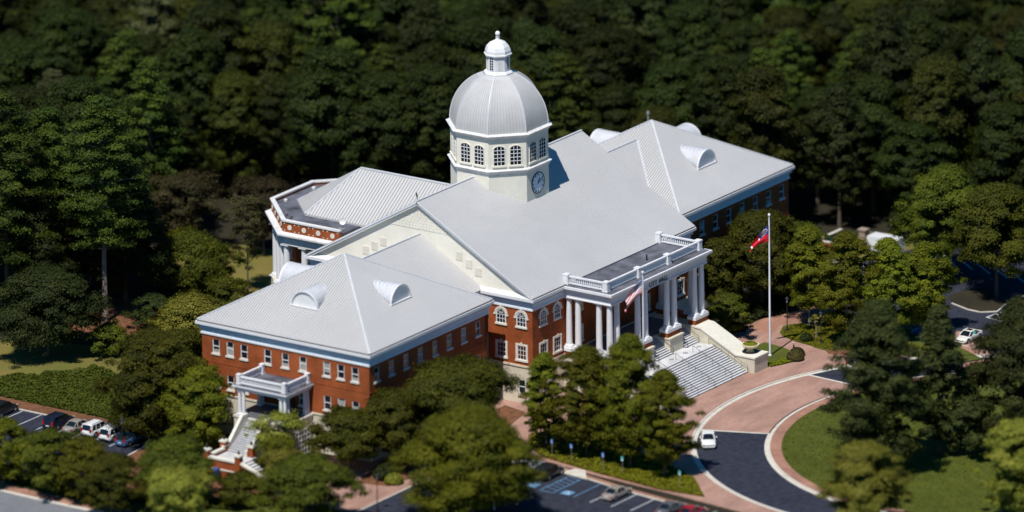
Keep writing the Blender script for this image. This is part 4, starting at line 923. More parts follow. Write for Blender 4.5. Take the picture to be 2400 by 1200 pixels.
def pine_mesh(seed, h, R, base, leaf, bark, size=.26, dens=60):
    rng = np.random.default_rng(seed); cs, rs = [], []; b = MB()
    for i in range(8): t = i/8; b.tube((0, 0, h*t-.2), (0, 0, h*(t+.125)), .42*(1-.85*t), .42*(1-.85*(t+.125)), 8, False)
    n = 78
    for i in range(n):
        t = (i+.5)/n; z = base+(h-base)*t; a = i*2.4+rng.normal()*.3; w = (math.sin(PI*(.16+.84*t)**.9))**.6 if t < .97 else .2
        for f in ((.45, .95) if w > .5 else (.75,)):
            L = R*w*rng.uniform(.75, 1.05)*f; e = Vector((L*math.cos(a), L*math.sin(a), z+L*.12)); cs.append(np.array(e)); rs.append(R*rng.uniform(.15, .25))
        b.tube((0, 0, z-L*.1), e, .09, .03, 5, False)
    c, nr, sz, tn = blob_leaves(rng, cs, rs, dens, size, .5, .6)
    return leaf_mesh('crown', c, nr, sz, tn, leaf), mesh_of(b, bark, 'trunk')
def plant(pair, name, loc, label, cat, group=None, rz=None, sc=(1, 1, 1)):
    e = empty(name, (loc[0], loc[1], loc[2] if len(loc) > 2 else .05), RNG.uniform(0, 6.28) if rz is None else rz); e.scale = sc
    place('crown', pair[0], e); place('trunk', pair[1], e); tag(e, label, cat, group); return e
def one(kind, seed, name, x, y, h, R, base, n_cl, per, size, leaf, label, cat='tree', bark=M_BARK, group=None, tr=.25, **k):
    return plant(tree_mesh(seed, kind, h, R, base, n_cl, per, size, leaf, bark, tr, **k), name, (x, y), label, cat, group, rz=0)
# ---- four maples in the planted bed
gm = 'maples in the bed beside the front car park'
one('oval', 21, 'maple_tree', -32.6, -29.7, 13.2, 3.4, 2.4, 95, 190, .20, L_MAPLE, 'small narrow maple at the left end of the row beside the front steps', group=gm, tr=.16)
one('oval', 22, 'maple_tree', -32.9, -36.4, 15.4, 4.6, 2.4, 140, 160, .21, L_MAPLE, 'rounded maple second from the left in the row hiding the portico base', group=gm, tr=.18)
one('oval', 23, 'maple_tree', -33.5, -43.8, 18.4, 5.0, 2.4, 170, 150, .21, L_MAPLE, 'tallest maple of the row in front of the fluttering striped flag', group=gm, tr=.2)
one('oval', 24, 'maple_tree', -34.3, -49.8, 14.8, 3.9, 2.2, 120, 180, .21, L_MAPLE, 'maple at the right end of the row nearest the white car on the drive', group=gm, tr=.18)
# ---- maples along the path to the right
gr = 'maples along the brick path'
one('oval', 31, 'maple_tree', 29.7, -30.5, 14.4, 3.8, 2.8, 120, 190, .20, L_MAPLE, 'bright green maple nearest the tall flagpole by the brick path', group=gr, tr=.15, bark=M_BARKL)
one('oval', 32, 'maple_tree', 26.8, -38.6, 15.8, 4.1, 2.6, 130, 180, .20, L_MAPLE, 'bright green maple second in the row right of the brick path', group=gr, tr=.15, bark=M_BARKL)
one('oval', 33, 'maple_tree', 30.6, -42.8, 14.6, 4.2, 2.4, 130, 180, .20, L_MAPLE, 'bright green maple third in the row beside the right car park', group=gr, tr=.15, bark=M_BARKL)
one('oval', 34, 'maple_tree', 34.6, -46.0, 13.4, 4.3, 2.4, 130, 180, .20, L_MAPLE, 'bright green maple at the right end of the row nearest the white sedan', group=gr, tr=.15, bark=M_BARKL)
one('dome', 35, 'young_tree', 25.9, -34.1, 3.4, .95, 2.3, 16, 260, .15, L_LIME, 'little lime green tree on a pale stem at the lawn edge', tr=.12, bark=M_BARKL)
# ---- broad trees behind the portico
one('dome', 41, 'oak_tree', 34.0, -19.8, 13.6, 6.2, 3.2, 130, 110, .22, L_OLIVE, 'broad olive green tree behind the red flag beside the right wing', tr=.3)
one('dome', 42, 'oak_tree', 26.5, -17.9, 11.4, 4.2, 3.0, 80, 130, .22, L_OLIVE, 'olive green tree close to the right side of the portico columns', tr=.22)
one('dome', 43, 'ornamental_tree', 20.0, -23.6, 6.2, 3.3, 1.2, 60, 170, .19, L_OLIVE, 'low spreading ornamental tree beside the right stair wall', tr=.14)
one('dome', 44, 'oak_tree', 39.5, -22.0, 11.0, 4.6, 3.0, 80, 120, .22, L_OLIVE, 'dense olive green tree beneath the far windows of the right wing', tr=.22)
one('dome', 45, 'ornamental_tree', 46.5, -17.5, 6.4, 3.6, 1.2, 70, 120, .22, L_DARK, 'dark green tree at the outer corner of the right wing', tr=.2)
# ---- right car park
one('dome', 51, 'oak_tree', 54.8, -44.9, 16.2, 6.4, 4.6, 100, 110, .24, L_OLIVE, 'large yellowish oak on the kerbed island of the right car park', tr=.3)
one('dome', 52, 'oak_tree', 57.6, -35.0, 16.6, 6.2, 4.0, 110, 100, .24, L_OLIVE, 'large olive oak standing left of the island oak over striped bays', tr=.3)
# ---- dark evergreens and shrubs on the island lawn
ge = 'dark evergreens on the island lawn'
one('oval', 61, 'evergreen_tree', -18.0, -72.6, 23.8, 6.0, 1.2, 230, 110, .24, L_EVER, 'tallest dark evergreen at the left of the island lawn', group=ge, tr=.35)
one('oval', 62, 'evergreen_tree', -6.5, -74.6, 20.4, 4.2, 2.0, 130, 120, .24, L_EVER, 'slimmer dark evergreen in the middle of the three on the lawn', group=ge, tr=.3)
one('oval', 63, 'evergreen_tree', .6, -83.2, 21.0, 7.2, 1.6, 170, 100, .24, L_EVER, 'wide dark evergreen cut by the right edge of the photo', group=ge, tr=.35)
one('dome', 64, 'evergreen_tree', -5.0, -78.0, 8.5, 4.2, 1.4, 60, 110, .24, L_EVER, 'low dark spreading tree between the tall evergreens', group=ge, tr=.2)
one('dome', 65, 'yellow_green_tree', -40.0, -84.6, 12.6, 5.6, 1.5, 110, 100, .25, L_LIME, 'blurred yellow green tree at the bottom in front of the island lawn', tr=.2)
one('dome', 66, 'yellow_green_tree', -24.0, -98.0, 13.6, 5.0, 1.5, 110, 100, .25, L_LIME, 'blurred yellow green tree in the bottom right corner', tr=.2)
# ---- trees before the near wing
one('oval', 71, 'spreading_tree', -61.3, -38.0, 15.2, 7.8, 1.6, 200, 85, .25, L_MAPLE, 'big blurred olive tree in front of the shrub bed and car park', tr=.3)
one('vase', 72, 'spreading_tree', -44.2, -24.0, 14.0, 7.6, 4.0, 170, 85, .24, L_OLIVE, 'wide flat topped tree against the shaded brick front of the near wing', tr=.3)
one('dome', 106, 'spreading_tree', -49.6, -17.6, 10.6, 5.4, 2.6, 110, 100, .23, L_OLIVE, 'olive tree filling the gap left of the wide flat topped tree', tr=.2)
one('dome', 73, 'spreading_tree', -54.5, -13.6, 8.4, 5.0, 2.4, 90, 110, .23, L_OLIVE, 'low spreading tree at the brick corner right of the porch', tr=.18)
one('vase', 74, 'airy_tree', -58.5, -5.0, 7.6, 4.2, 2.4, 46, 70, .20, L_LIME, 'airy light green tree in front of the porch steps', tr=.1, sparse=True)
one('dome', 75, 'dark_shrub_tree', -74.0, -20.6, 8.8, 5.6, 1.5, 100, 85, .24, L_OLIVE, 'blurred bushy tree at the bottom below the near wing corner', tr=.2)
one('dome', 107, 'large_shrub', -73.0, -9.8, 4.2, 4.0, .4, 70, 110, .2, L_OLIVE, 'low olive shrub in the mulch right below the brick patio wall', 'shrub', tr=.1)
one('vase', 108, 'airy_tree', -67.5, -11.5, 6.4, 3.4, 1.8, 44, 70, .2, L_LIME, 'feathery light green tree right of the patio wall ramp', tr=.1, sparse=True)
one('dome', 76, 'bushy_tree', -78.4, -2.6, 9.4, 5.8, 1.2, 110, 85, .24, L_OLIVE, 'rounded dark olive tree left of the brick patio wall', tr=.2)
one('vase', 77, 'bushy_tree', -87.0, -9.6, 8.8, 5.2, 1.6, 100, 80, .24, L_LIME, 'pale yellow green tree at the bottom left of the patio', tr=.2)
one('dome', 78, 'shade_tree', -57.6, 16.2, 15.0, 6.4, 1.6, 190, 95, .25, L_OLIVE, 'big dark rounded tree at the left corner of the brick wing', tr=.35)
one('dome', 79, 'bushy_tree', -57.6, 8.6, 11.5, 4.9, 1.2, 120, 110, .20, L_MAPLE, 'light green tree just left of the porch columns', tr=.16)
one('dome', 104, 'bushy_tree', -53.0, 14.6, 10.5, 4.6, 1.4, 110, 110, .20, L_MAPLE, 'yellow green tree against the left brick corner behind the dark rounded tree', tr=.18)
one('dome', 105, 'bushy_tree', -63.5, -8.8, 6.6, 3.4, 1.6, 50, 80, .18, L_MAPLE, 'feathery yellow green tree over the patio steps', tr=.1)
gl = 'small trees between car park and road'
for k, (x, y, h, R, lf, lb) in enumerate(((-83.4, 21.6, 9.0, 4.6, L_MAPLE, 'blurred small tree at the left edge below the parked minivans'), (-82.4, 14.4, 8.6, 4.4, L_OLIVE, 'blurred small tree below the tan sedan, second from the left edge'), (-83.0, 8.4, 8.8, 4.2, L_MAPLE, 'blurred small tree below the white wagons, third from the left edge'), (-86.2, 1.8, 8.6, 4.6, L_OLIVE, 'blurred small tree at the bottom left beside the dark lamp post'), (-79.5, 10.8, 6.0, 3.2, L_LIME, 'lowest pale tree behind the row between car park and road'))):
    one('dome', 81+k, 'street_tree', x, y, h, R, 1.6, 80, 90, .23, lf, lb, group=gl, tr=.14)
# ---- trees and shrubs on the left lawn
one('dome', 91, 'round_tree', -37.0, 49.6, 12.6, 6.6, 2.2, 150, 100, .22, L_DARK, 'dark rounded tree casting a shadow on the left lawn', tr=.2)
plant(pine_mesh(92, 32.0, 6.2, 10.5, L_PINE, M_BARKL), 'pine_tree', (-20.2, 52.5), 'tall pine with bare trunk standing at the left lawn edge', 'tree', rz=0)
plant(pine_mesh(93, 33.0, 6.6, 9.0, L_PINE, M_BARK), 'pine_tree', (-28.5, 63.0), 'massive dark pine at the far left behind the lawn', 'tree', rz=1)
plant(pine_mesh(94, 28.0, 5.6, 10.0, L_PINE, M_BARK), 'pine_tree', (-18.0, 63.5), 'dark pine with layered boughs behind the bare trunked pine', 'tree', rz=2)
one('dome', 95, 'large_shrub', -20.5, 44.1, 5.4, 3.4, .6, 50, 140, .2, L_DARK, 'dark rounded shrub at the foot of the lawn right of the pine trunk', 'shrub', tr=.1)
one('dome', 96, 'large_shrub', -31.6, 43.4, 4.4, 3.4, .4, 50, 130, .2, L_OLIVE, 'low broad olive shrub at the lower edge of the left lawn', 'shrub', tr=.1)
one('dome', 97, 'bushy_tree', -25.5, 33.5, 8.4, 6.0, 1.0, 110, 100, .22, L_LIME, 'yellow green bushy tree behind the left roof corner', tr=.18)
one('dome', 98, 'bushy_tree', -38.0, 27.0, 8.0, 5.0, 1.0, 90, 100, .22, L_OLIVE, 'olive bushy tree between the big dark tree and the roof corner', tr=.18)
one('dome', 99, 'woodland_tree', -3.6, 50.3, 9.0, 5.8, 1.2, 110, 90, .22, L_OLIVE, 'low dark bushy tree in the clearing behind the left roof', tr=.18)
one('vase', 100, 'sparse_tree', .5, 43.4, 14.4, 3.8, 5.0, 44, 70, .2, L_BROWN, 'thin brownish tree with a bare stem beside the rear columns', tr=.14, sparse=True)
one('vase', 101, 'sparse_tree', 9.0, 60.5, 12.6, 6.0, 3.0, 80, 60, .22, L_BROWN, 'sparse brownish tree in the clearing left of the thin stemmed one', tr=.16, sparse=True)
one('vase', 102, 'sparse_tree', 16.0, 52.0, 11.5, 5.0, 3.0, 70, 60, .22, L_BROWN, 'sparse brownish tree behind the rear octagonal roof corner', tr=.16, sparse=True)
one('dome', 103, 'woodland_tree', -9.0, 40.0, 5.6, 3.8, .6, 60, 110, .2, L_OLIVE, 'low shrubby tree against the left roof slope', tr=.12)
for k, (x, y, h, R, lf, lb) in enumerate(((-23.5, 60.5, 19, 6.0, L_FOREST, 'dark full tree behind the bare trunked pine at the lawn edge'), (-11.5, 55.5, 21, 6.2, L_FOREST, 'dark tall tree right of the bare trunked pine at the lawn edge'), (-7.5, 64.5, 20, 6.2, L_DARK, 'deep green tree at the right end of the left lawn trees'), (-33.0, 70.0, 22, 6.4, L_FOREST, 'dark tall tree at the left edge above the round lawn tree'), (-24.5, 76.0, 26, 6.4, L_DARK, 'tall deep green tree at the left edge behind the pines'))):
    one('dome', 120+k, 'lawn_edge_tree', x, y, h, R, 2.5, 130, 80, .26, lf, lb, tr=.28)
# ---- the wood behind
FOREST = []
KINDS = (('dark green broad crowned', L_FOREST, 'forest_tree'), ('olive green rounded', L_OLIVE, 'forest_tree'), ('deep green upright', L_DARK, 'forest_tree'), ('tall dark pine like', L_PINE, 'pine_tree'))
L_FOLIVE = leaf_mat('leaf_forest_olive', (.014, .020, .003), (.052, .056, .006), .2)
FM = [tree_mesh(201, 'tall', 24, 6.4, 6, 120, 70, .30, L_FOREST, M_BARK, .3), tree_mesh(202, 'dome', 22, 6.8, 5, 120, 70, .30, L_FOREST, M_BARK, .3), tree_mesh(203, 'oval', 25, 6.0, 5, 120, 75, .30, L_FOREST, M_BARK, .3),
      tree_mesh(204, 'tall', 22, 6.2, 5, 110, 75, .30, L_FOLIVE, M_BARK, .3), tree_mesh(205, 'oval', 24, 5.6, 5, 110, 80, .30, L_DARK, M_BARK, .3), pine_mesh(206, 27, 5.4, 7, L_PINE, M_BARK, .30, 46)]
FK = (0, 0, 0, 1, 2, 3)
def lat(x, y): return .575*x-.818*y, .818*x+.575*y
def vbase(l):                                       # nearest depth of the wood along each line of sight
    pts = ((-75, 34), (-62, 34), (-52, 36), (-44, 58), (-34, 72), (-26, 58), (-16, 52), (0, 54), (20, 56), (34, 52), (44, 44), (54, 48), (64, 46), (80, 40))
    for (a, c), (e, f) in zip(pts, pts[1:]):
        if a <= l <= e: return c+(f-c)*(l-a)/(e-a)
    return 40
placed = []; tries = 0
while len(placed) < 285 and tries < 36000:
    tries += 1
    l = RNG.uniform(-78, 78) if len(placed) < 248 else RNG.uniform(76, 112); d = 205-(165)*RNG.uniform(0, 1)**.8 if len(placed) < 248 else RNG.uniform(30, 150)
    if d < vbase(l)+1.5: continue
    if l > 76 and -.818*l+.575*d < -78: continue
    x = .575*l+.818*d; y = -.818*l+.575*d
    if abs(x) < 60 and y < 24 and y > -30: continue
    if abs(x) < 19 and y < 44: continue
    if 50 < x < 71 and -62 < y < -16: continue
    if -60 < x < -12 and 18 < y < 60: continue
    if any((x-px)**2+(y-py)**2 < (6.6 if d < 110 else 7.6)**2 for px, py in placed): continue
    placed.append((x, y)); k = RNG.choices(range(6), (3, 3, 2.4, 1.6, 2, 1.4))[0]; sc = RNG.uniform(.82, 1.22)
    if d < 75: sc *= .9
    desc, _, nm = KINDS[FK[k]]
    u = 1200+17.2*l
    where = 'at the far left of the wood' if u < 450 else 'in the wood left of the dome' if u < 1000 else 'in the wood directly behind the dome' if u < 1450 else 'in the wood above the right wing' if u < 1900 else 'at the far right of the wood'
    dep = ', front rank' if d < 90 else ', middle rank' if d < 135 else ', back rank'
    lab = desc+' tree '+where+dep
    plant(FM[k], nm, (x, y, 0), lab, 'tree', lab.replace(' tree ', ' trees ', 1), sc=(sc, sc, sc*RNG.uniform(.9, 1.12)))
# pale bleached crowns that stand out in the wood
PM = tree_mesh(207, 'oval', 24, 4.6, 9, 70, 80, .26, L_PALE, M_BARK, .28)
for (x, y, s, lb) in ((9.5, 83.5, 1.0, 'pale leaved tree in the upper left of the wood'), (44, 91, 1.12, 'pale topped tree near the top edge left of the dome'), (58.5, 72, 1.0, 'pale leaved tree between the left wood and the dome')):
    plant(PM, 'pale_tree', (x, y, 0), lb, 'tree', sc=(s, s, s))
# clipped shrubs
def bush_mesh(seed, leaf, R=1, n=2600, size=.1):
    rng = np.random.default_rng(seed); d = rng.normal(size=(n, 3)); d /= np.linalg.norm(d, axis=1)[:, None]; d[:, 2] = np.abs(d[:, 2])*1.0-.15
    p = d*R*rng.uniform(.8, 1.05, n)[:, None]*np.array([1, 1, .9])+np.array([0, 0, R*.35]); nr = d+rng.normal(size=(n, 3))*.5; nr /= np.linalg.norm(nr, axis=1)[:, None]
    return leaf_mesh('shrub', p, nr, size*rng.uniform(.7, 1.3, n), np.clip(.5+rng.normal(size=n)*.25, 0, 1), leaf)
BM = bush_mesh(301, leaf_mat('leaf_russet', (.05, .04, .012), (.11, .095, .03))); BG = bush_mesh(302, L_DARK); BL = bush_mesh(303, L_LIME)
for me, x, y, s, lb in ((BM, 16.3, -37.0, 1.15, 'clipped russet round shrub nearer the steps at the path corner'), (BM, 18.0, -36.2, 1.0, 'clipped greener round shrub behind its russet twin at the path corner'), (BG, -54.4, -19.3, 1.7, 'dark green mounded shrub in the mulch bed by the front wing'), (BL, -55.6, -21.4, 1.2, 'yellow green mounded shrub at the brick paving edge'), (BG, -48.5, -22.0, 1.6, 'dark mounded shrub under the wide flat topped tree'), (BG, 24.2, -33.6, .9, 'small dark shrub on the shaded lawn behind the little tree')):
    o = place('round_shrub', me, None, (x, y, .12)); o.scale = (s, s, s); tag(o, lb, 'shrub', 'clipped round shrubs')
# ================================================================ VEHICLES
def paint(name, col, rough=.3, metal=0.0): return mat('paint_'+name, col, rough, .05, .8, metal=metal, spec=.5, coat=.5)
M_TYRE = mat('tyre', (.012, .012, .013), .85, .2, 4); M_RIM = mat('rim', (.38, .38, .40), .35, .1, 3, metal=.7)
M_CGLASS = mat('car_glass', (.010, .013, .018), .06, .2, 1, spec=.7); M_LAMP = mat('headlamp', (.62, .64, .66), .15, .05, 3, spec=.6)
M_RED = mat('tail_lamp', (.42, .012, .010), .25, .1, 3, spec=.5); M_BLACK = mat('black_trim', (.012, .012, .013), .6, .2, 3); M_PLATE = mat('plate', (.68, .68, .66), .5, .04, 4)
CARS = {   # length, width, height, bonnet end, screen top, roof end, tail glass base (x from nose), belt, bonnet height, boot height, ride
    'sedan': dict(L=4.9, W=1.84, H=1.45, a=1.25, b=2.0, c=3.35, d=4.15, belt=.93, hood=.80, boot=.95),
    'coupe': dict(L=4.6, W=1.80, H=1.30, a=1.45, b=2.2, c=3.0, d=3.9, belt=.86, hood=.76, boot=.88),
    'suv': dict(L=4.7, W=1.88, H=1.80, a=1.2, b=1.75, c=4.35, d=4.62, belt=1.08, hood=1.02, boot=1.05),
    'van': dict(L=5.0, W=1.98, H=1.80, a=.95, b=1.95, c=4.6, d=4.9, belt=1.05, hood=.95, boot=1.0),
    'pickup': dict(L=5.4, W=1.95, H=1.78, a=1.35, b=1.95, c=3.05, d=3.25, belt=1.1, hood=1.05, boot=1.08)}
def loft(b, rings, m=0, caps=True):
    n = len(rings[0]); o = len(b.v)
    for r in rings: b.v += [tuple(p) for p in r]
    for k in range(len(rings)-1):
        for i in range(n):
            j = (i+1) % n; b.f.append((o+k*n+i, o+k*n+j, o+(k+1)*n+j, o+(k+1)*n+i)); b.m.append(m)
    if caps:
        b.f.append(tuple(o+i for i in reversed(range(n)))); b.m.append(m); b.f.append(tuple(o+(len(rings)-1)*n+i for i in range(n))); b.m.append(m)
def car(kind, pm, loc, rz, label, cat, sunroof=False, rack=False):
    """nose towards +X in local space, origin at the ground centre"""
    p = CARS[kind]; L, W, H = p['L'], p['W'], p['H']; e = empty({'sedan': 'sedan_car', 'coupe': 'coupe_car', 'suv': 'suv_car', 'van': 'minivan', 'pickup': 'pickup_truck'}[kind], loc, rz); tag(e, label, cat)
    X = lambda t: L/2-t; hw = W/2
    def ring(t, w, zb, zt, sh=.12):
        return [(X(t), y, z) for y, z in ((-w*.86, zb), (-w*.97, zb+.1), (-w, zb+.28), (-w*.985, (zb+zt)/2+.08), (-w*.94, zt-sh), (-w*.80, zt-.02), (0, zt), (w*.80, zt-.02), (w*.94, zt-sh), (w*.985, (zb+zt)/2+.08), (w, zb+.28), (w*.97, zb+.1), (w*.86, zb))]
    hd, bt, be = p['hood'], p['boot'], p['belt']
    st = [(0, hw*.70, .36, .56), (.06, hw*.86, .26, hd-.14), (.25, hw*.93, .22, hd-.07), (.7, hw*.985, .2, hd), (p['a'], hw, .2, be), (p['b'], hw, .2, be+.01), (p['c'], hw, .2, be+.02), (p['d'], hw*.99, .2, max(be-.0, bt)), (L-.28, hw*.95, .23, bt), (L-.06, hw*.88, .3, bt-.08), (L, hw*.76, .38, bt-.28)]
    if kind in ('suv', 'van'): st = st[:7]+[(L-.3, hw*.98, .22, bt+.02), (L-.08, hw*.93, .28, bt), (L, hw*.84, .36, bt-.16)]
    b = MB(); loft(b, [ring(*q) for q in st]); 
    wf, wr = .92, L-1.02; rw = .34 if kind in ('sedan', 'coupe') else .38
    for t in (wf, wr):
        for s in (-1, 1): b.tube((X(t), s*(hw*.80), rw+.01), (X(t), s*(hw+.006), rw+.01), rw+.07, n=20, m=1)
    b.box(X(.3), -hw*.8, .17, X(L-.3), hw*.8, .3, 1)
    body = b.build('body', [pm, M_BLACK], e, smooth=True)
    md = body.modifiers.new('split', 'EDGE_SPLIT'); md.split_angle = math.radians(42)
    # greenhouse: dark glass hull, body coloured roof and pillars
    tw = hw*.74 if kind not in ('van', 'suv') else hw*.82; bw = hw*.93; z0 = be-.03
    base = [(X(p['a']), bw*.86), (X(p['b']-.1), bw), (X(p['c']+.1), bw), (X(p['d']), bw*.88)]; top = [(X(p['b']), tw*.90), (X(p['b']+.18), tw), (X(p['c']-.18), tw), (X(p['c']), tw*.90)]
    zt = [H-.07, H-.03, H-.04, H-.09]
    g = MB()
    def ptsB(s): return [Vector((x, s*y, z0+.0)) for x, y in base]
    def ptsT(s): return [Vector((x, s*y, z)) for (x, y), z in zip(top, zt)]
    for s in (-1, 1):
        B, T = ptsB(s), ptsT(s)
        for i in range(3): g.face([B[i], B[i+1], T[i+1], T[i]])
    g.face([ptsB(-1)[0], ptsB(1)[0], ptsT(1)[0], ptsT(-1)[0]]); g.face([ptsB(-1)[3], ptsB(1)[3], ptsT(1)[3], ptsT(-1)[3]])
    g.build('window_glass', M_CGLASS, e)
    r = MB(); TL, TR = ptsT(-1), ptsT(1); up = Vector((0, 0, .05))
    rows = [[a, a.lerp(c, .25)+Vector((0, 0, .035)), a.lerp(c, .5)+Vector((0, 0, .05)), a.lerp(c, .75)+Vector((0, 0, .035)), c] for a, c in zip(TL, TR)]
    for i in range(3):
        for k in range(4): r.face([rows[i][k], rows[i][k+1], rows[i+1][k+1], rows[i+1][k]])
    for s in (-1, 1):
        B, T = ptsB(s), ptsT(s); out = Vector((0, s*.012, .0))
        for i, q in ((0, 0), (3, 3)): r.bar(B[i]+out, T[q]+out, .09, .07)
        for f in ((.42,) if kind in ('sedan', 'coupe', 'pickup') else (.3, .66)):
            r.bar(B[1].lerp(B[2], f)+out, T[1].lerp(T[2], f)+out, .07, .05, up=(1, 0, 0))
        for i in range(3): r.bar(T[i]+out, T[i+1]+out, .08, .06)
    if kind in ('sedan', 'suv', 'van'):
        for s in (-1, 1): r.bar(ptsB(s)[2].lerp(ptsB(s)[3], .1)+Vector((0, s*.012, 0)), ptsT(s)[2]+Vector((0, s*.012, 0)), .12, .05, up=(1, 0, 0))
    r.build('roof', pm, e)
    if sunroof: q = MB(); q.box(X(p['b']+.35), -.38, H+.0, X(p['b']+1.0), .38, H+.035); q.build('sunroof', M_CGLASS, e)
    if rack:
        for s in (-1, 1): q = MB(); q.bar((X(p['b']+.3), s*tw*.86, H+.07), (X(p['c']-.3), s*tw*.86, H+.07), .05, .05); q.build('roof_rail', M_BLACK, e)
    if kind == 'pickup': q = MB(); q.box(X(p['d']+.12), -hw*.8, bt-.3, X(L-.1), hw*.8, bt+.015); q.build('cargo_bed', M_BLACK, e)
    for t in (wf, wr):
        for s in (-1, 1):
            q = MB(); y1 = s*(hw+.015); y0 = s*(hw-.21); q.tube((X(t), y0, rw), (X(t), y1, rw), rw, n=20); w = q.build('wheel', M_TYRE, e)
            q = MB(); q.tube((X(t), y1-s*.01, rw), (X(t), y1+s*.012, rw), rw*.62, n=14); q.build('rim', M_RIM, w)
    for s in (-1, 1):
        q = MB(); q.box(X(.0)-.10, s*hw*.48, hd-.26, X(.0)-.02, s*hw*.80, hd-.12); q.build('headlight', M_LAMP, e)
        zt2 = bt-.14 if kind in ('sedan', 'coupe', 'pickup') else bt-.02
        q = MB(); q.box(X(L)-.005 if kind in ('suv', 'van') else X(L)+.02, s*hw*.62, zt2-.20, X(L)+.12, s*hw*.90, zt2+.0 if kind in ('sedan', 'coupe') else zt2+.28); q.build('tail_light', M_RED, e)
        q = MB(); q.box(X(p['a']+.55), s*(hw-.02), be+.02, X(p['a']+.72), s*(hw+.17), be+.15); q.build('mirror', pm, e)
    q = MB(); q.box(X(L)-.03, -hw*.84, .34, X(L)+.14, hw*.84, .52); q.build('bumper', pm if kind != 'suv' else M_BLACK, e)
    q = MB(); q.box(X(0)-.12, -hw*.80, .32, X(0)+.03, hw*.80, .50); q.build('bumper', pm, e)
    q = MB(); q.box(X(0)-.06, -hw*.40, .52, X(0)+.008, hw*.40, hd-.2); q.build('grille', M_BLACK, e)
    q = MB(); q.box(X(L)-.03, -.26, .62, X(L)+.05, .26, .76); q.build('licence_plate', M_PLATE, e)
    return e
P_BLK = paint('black', (.012, .013, .018)); P_WHT = paint('white', (.78, .78, .77)); P_TAN = paint('tan', (.36, .32, .27), metal=.2); P_SIL = paint('silver', (.42, .43, .44), metal=.4); P_RED = paint('red', (.32, .012, .018)); P_BLU = paint('blue', (.035, .10, .22)); P_NAVY = paint('navy', (.010, .012, .025)); P_CREAM = paint('cream', (.72, .69, .62)); P_GREY = paint('grey', (.10, .105, .115))
Z = .02
car('van', P_BLK, (-59.9, 39.9, Z), 0, 'black minivan cut by the left edge of the photo', 'minivan', rack=True)
car('van', P_NAVY, (-59.9, 30.4, Z), 0, 'navy black minivan parked beside the tan sedan', 'minivan')
car('sedan', P_TAN, (-59.9, 27.3, Z), 0, 'tan sedan parked between the navy minivan and a white wagon', 'car')
car('suv', P_WHT, (-59.8, 24.2, Z), 0, 'white boxy wagon parked right next to the tan sedan', 'car', rack=True)
car('suv', P_WHT, (-60.0, 21.1, Z), 0, 'white boxy wagon parked next to the blue pickup', 'car')
car('pickup', P_BLU, (-60.2, 18.0, Z), 0, 'blue pickup half hidden in tree shade at the end of the row', 'pickup truck')
car('sedan', P_WHT, (-73.5, 19.0, Z), 0, 'white car almost hidden under the small trees by the road', 'car')
car('suv', P_BLK, (-42.2, -36.9, Z), 0, 'black wagon parked beside the blue hatched bay', 'car')
car('sedan', P_TAN, (-44.2, -48.9, Z), 0, 'tan sedan parked alone in the front car park', 'car')
car('sedan', P_SIL, (-41.3, -33.2, Z), 0, 'silver car half hidden behind the big blurred tree', 'car')
car('sedan', P_GREY, (-45.6, -58.3, Z), 0, 'dark grey car at the bottom edge beside a red car', 'car')
car('sedan', P_RED, (-45.6, -61.5, Z), 0, 'dark red car at the bottom edge of the photo', 'car')
car('sedan', P_BLU, (-47.2, -64.6, Z), 0, 'blue car cut by the bottom edge right of the red car', 'car')
wc = car('sedan', P_WHT, (-19.6, -46.8, Z+.01), math.radians(216), 'white car standing on the curved drive by the kerb', 'car'); wc.scale = (1.1, 1.08, 1.08)
car('sedan', P_CREAM, (36.5, -52.0, Z), math.radians(181), 'cream white sedan with sunroof in the right car park', 'car', sunroof=True)
car('suv', P_WHT, (51.0, -51.6, Z), math.radians(182), 'white wagon at the right edge beside the hatched triangle', 'car')
car('sedan', P_BLU, (36.4, -45.0, Z), math.radians(181), 'blue car hidden behind the right maples', 'car')
car('van', P_WHT, (18.2, -47.0, Z), math.radians(-25), 'white van hidden behind the tallest evergreen on the drive', 'minivan')
# white box trailer, bin enclosure
t = empty('cargo_trailer', (61.6, -21.5, .05), 0); tag(t, 'white box trailer parked near the bin enclosure', 'trailer')
b = MB(); b.box(0, -2.5, .75, 2.3, 2.3, 2.75); b.build('cargo_box', paint('trailer', (.80, .81, .82)), t)
b = MB(); b.box(.1, -2.4, .5, 2.2, 2.2, .75); b.bar((1.15, 2.2, .6), (1.15, 3.4, .6), .12, .12); b.build('chassis', M_BLACK, t)
for y in (-.6, .35):
    for x in (-.02, 2.32): b = MB(); b.tube((x-.1, y, .36), (x+.1, y, .36), .36, n=16); b.build('wheel', M_TYRE, t)
b = MB(); b.box(-.012, -2.4, .78, -.002, 2.2, .9); b.build('trim', M_STEEL, t)
t = empty('bin_enclosure', (63.5, -15.5, 0)); tag(t, 'brick bin enclosure with slatted gate behind the right maples', 'enclosure')
b = MB(); b.box(-4.0, -.3, 0, -3.7, 3.4, 1.5); b.box(-3.7, 3.1, 0, 2.3, 3.4, 1.5); b.build('wall', M_BRICK, t)
b = MB(); b.box(-4.1, -.4, 1.5, -3.6, 3.5, 1.62); b.box(-3.6, 3.0, 1.5, 2.3, 3.5, 1.62); b.build('coping', M_CONC, t)
b = MB(); b.box(1.6, -1.1, 0, 2.5, -.1, 2.1); b.box(1.45, -1.25, 2.1, 2.65, .05, 2.3); b.build('pillar', mat('tan_block', (.32, .26, .20), .9, .12, 2), t)
b = MB()
for k in range(5): b.box(2.6, -2.9, .3+k*.34, 2.66, -1.15, .3+k*.34+.24)
b.box(2.55, -2.95, .1, 2.7, -2.8, 1.95); b.box(2.55, -1.2, .1, 2.7, -1.12, 1.95); b.build('gate', mat('grey_timber', (.20, .15, .12), .9, .2, 2), t)
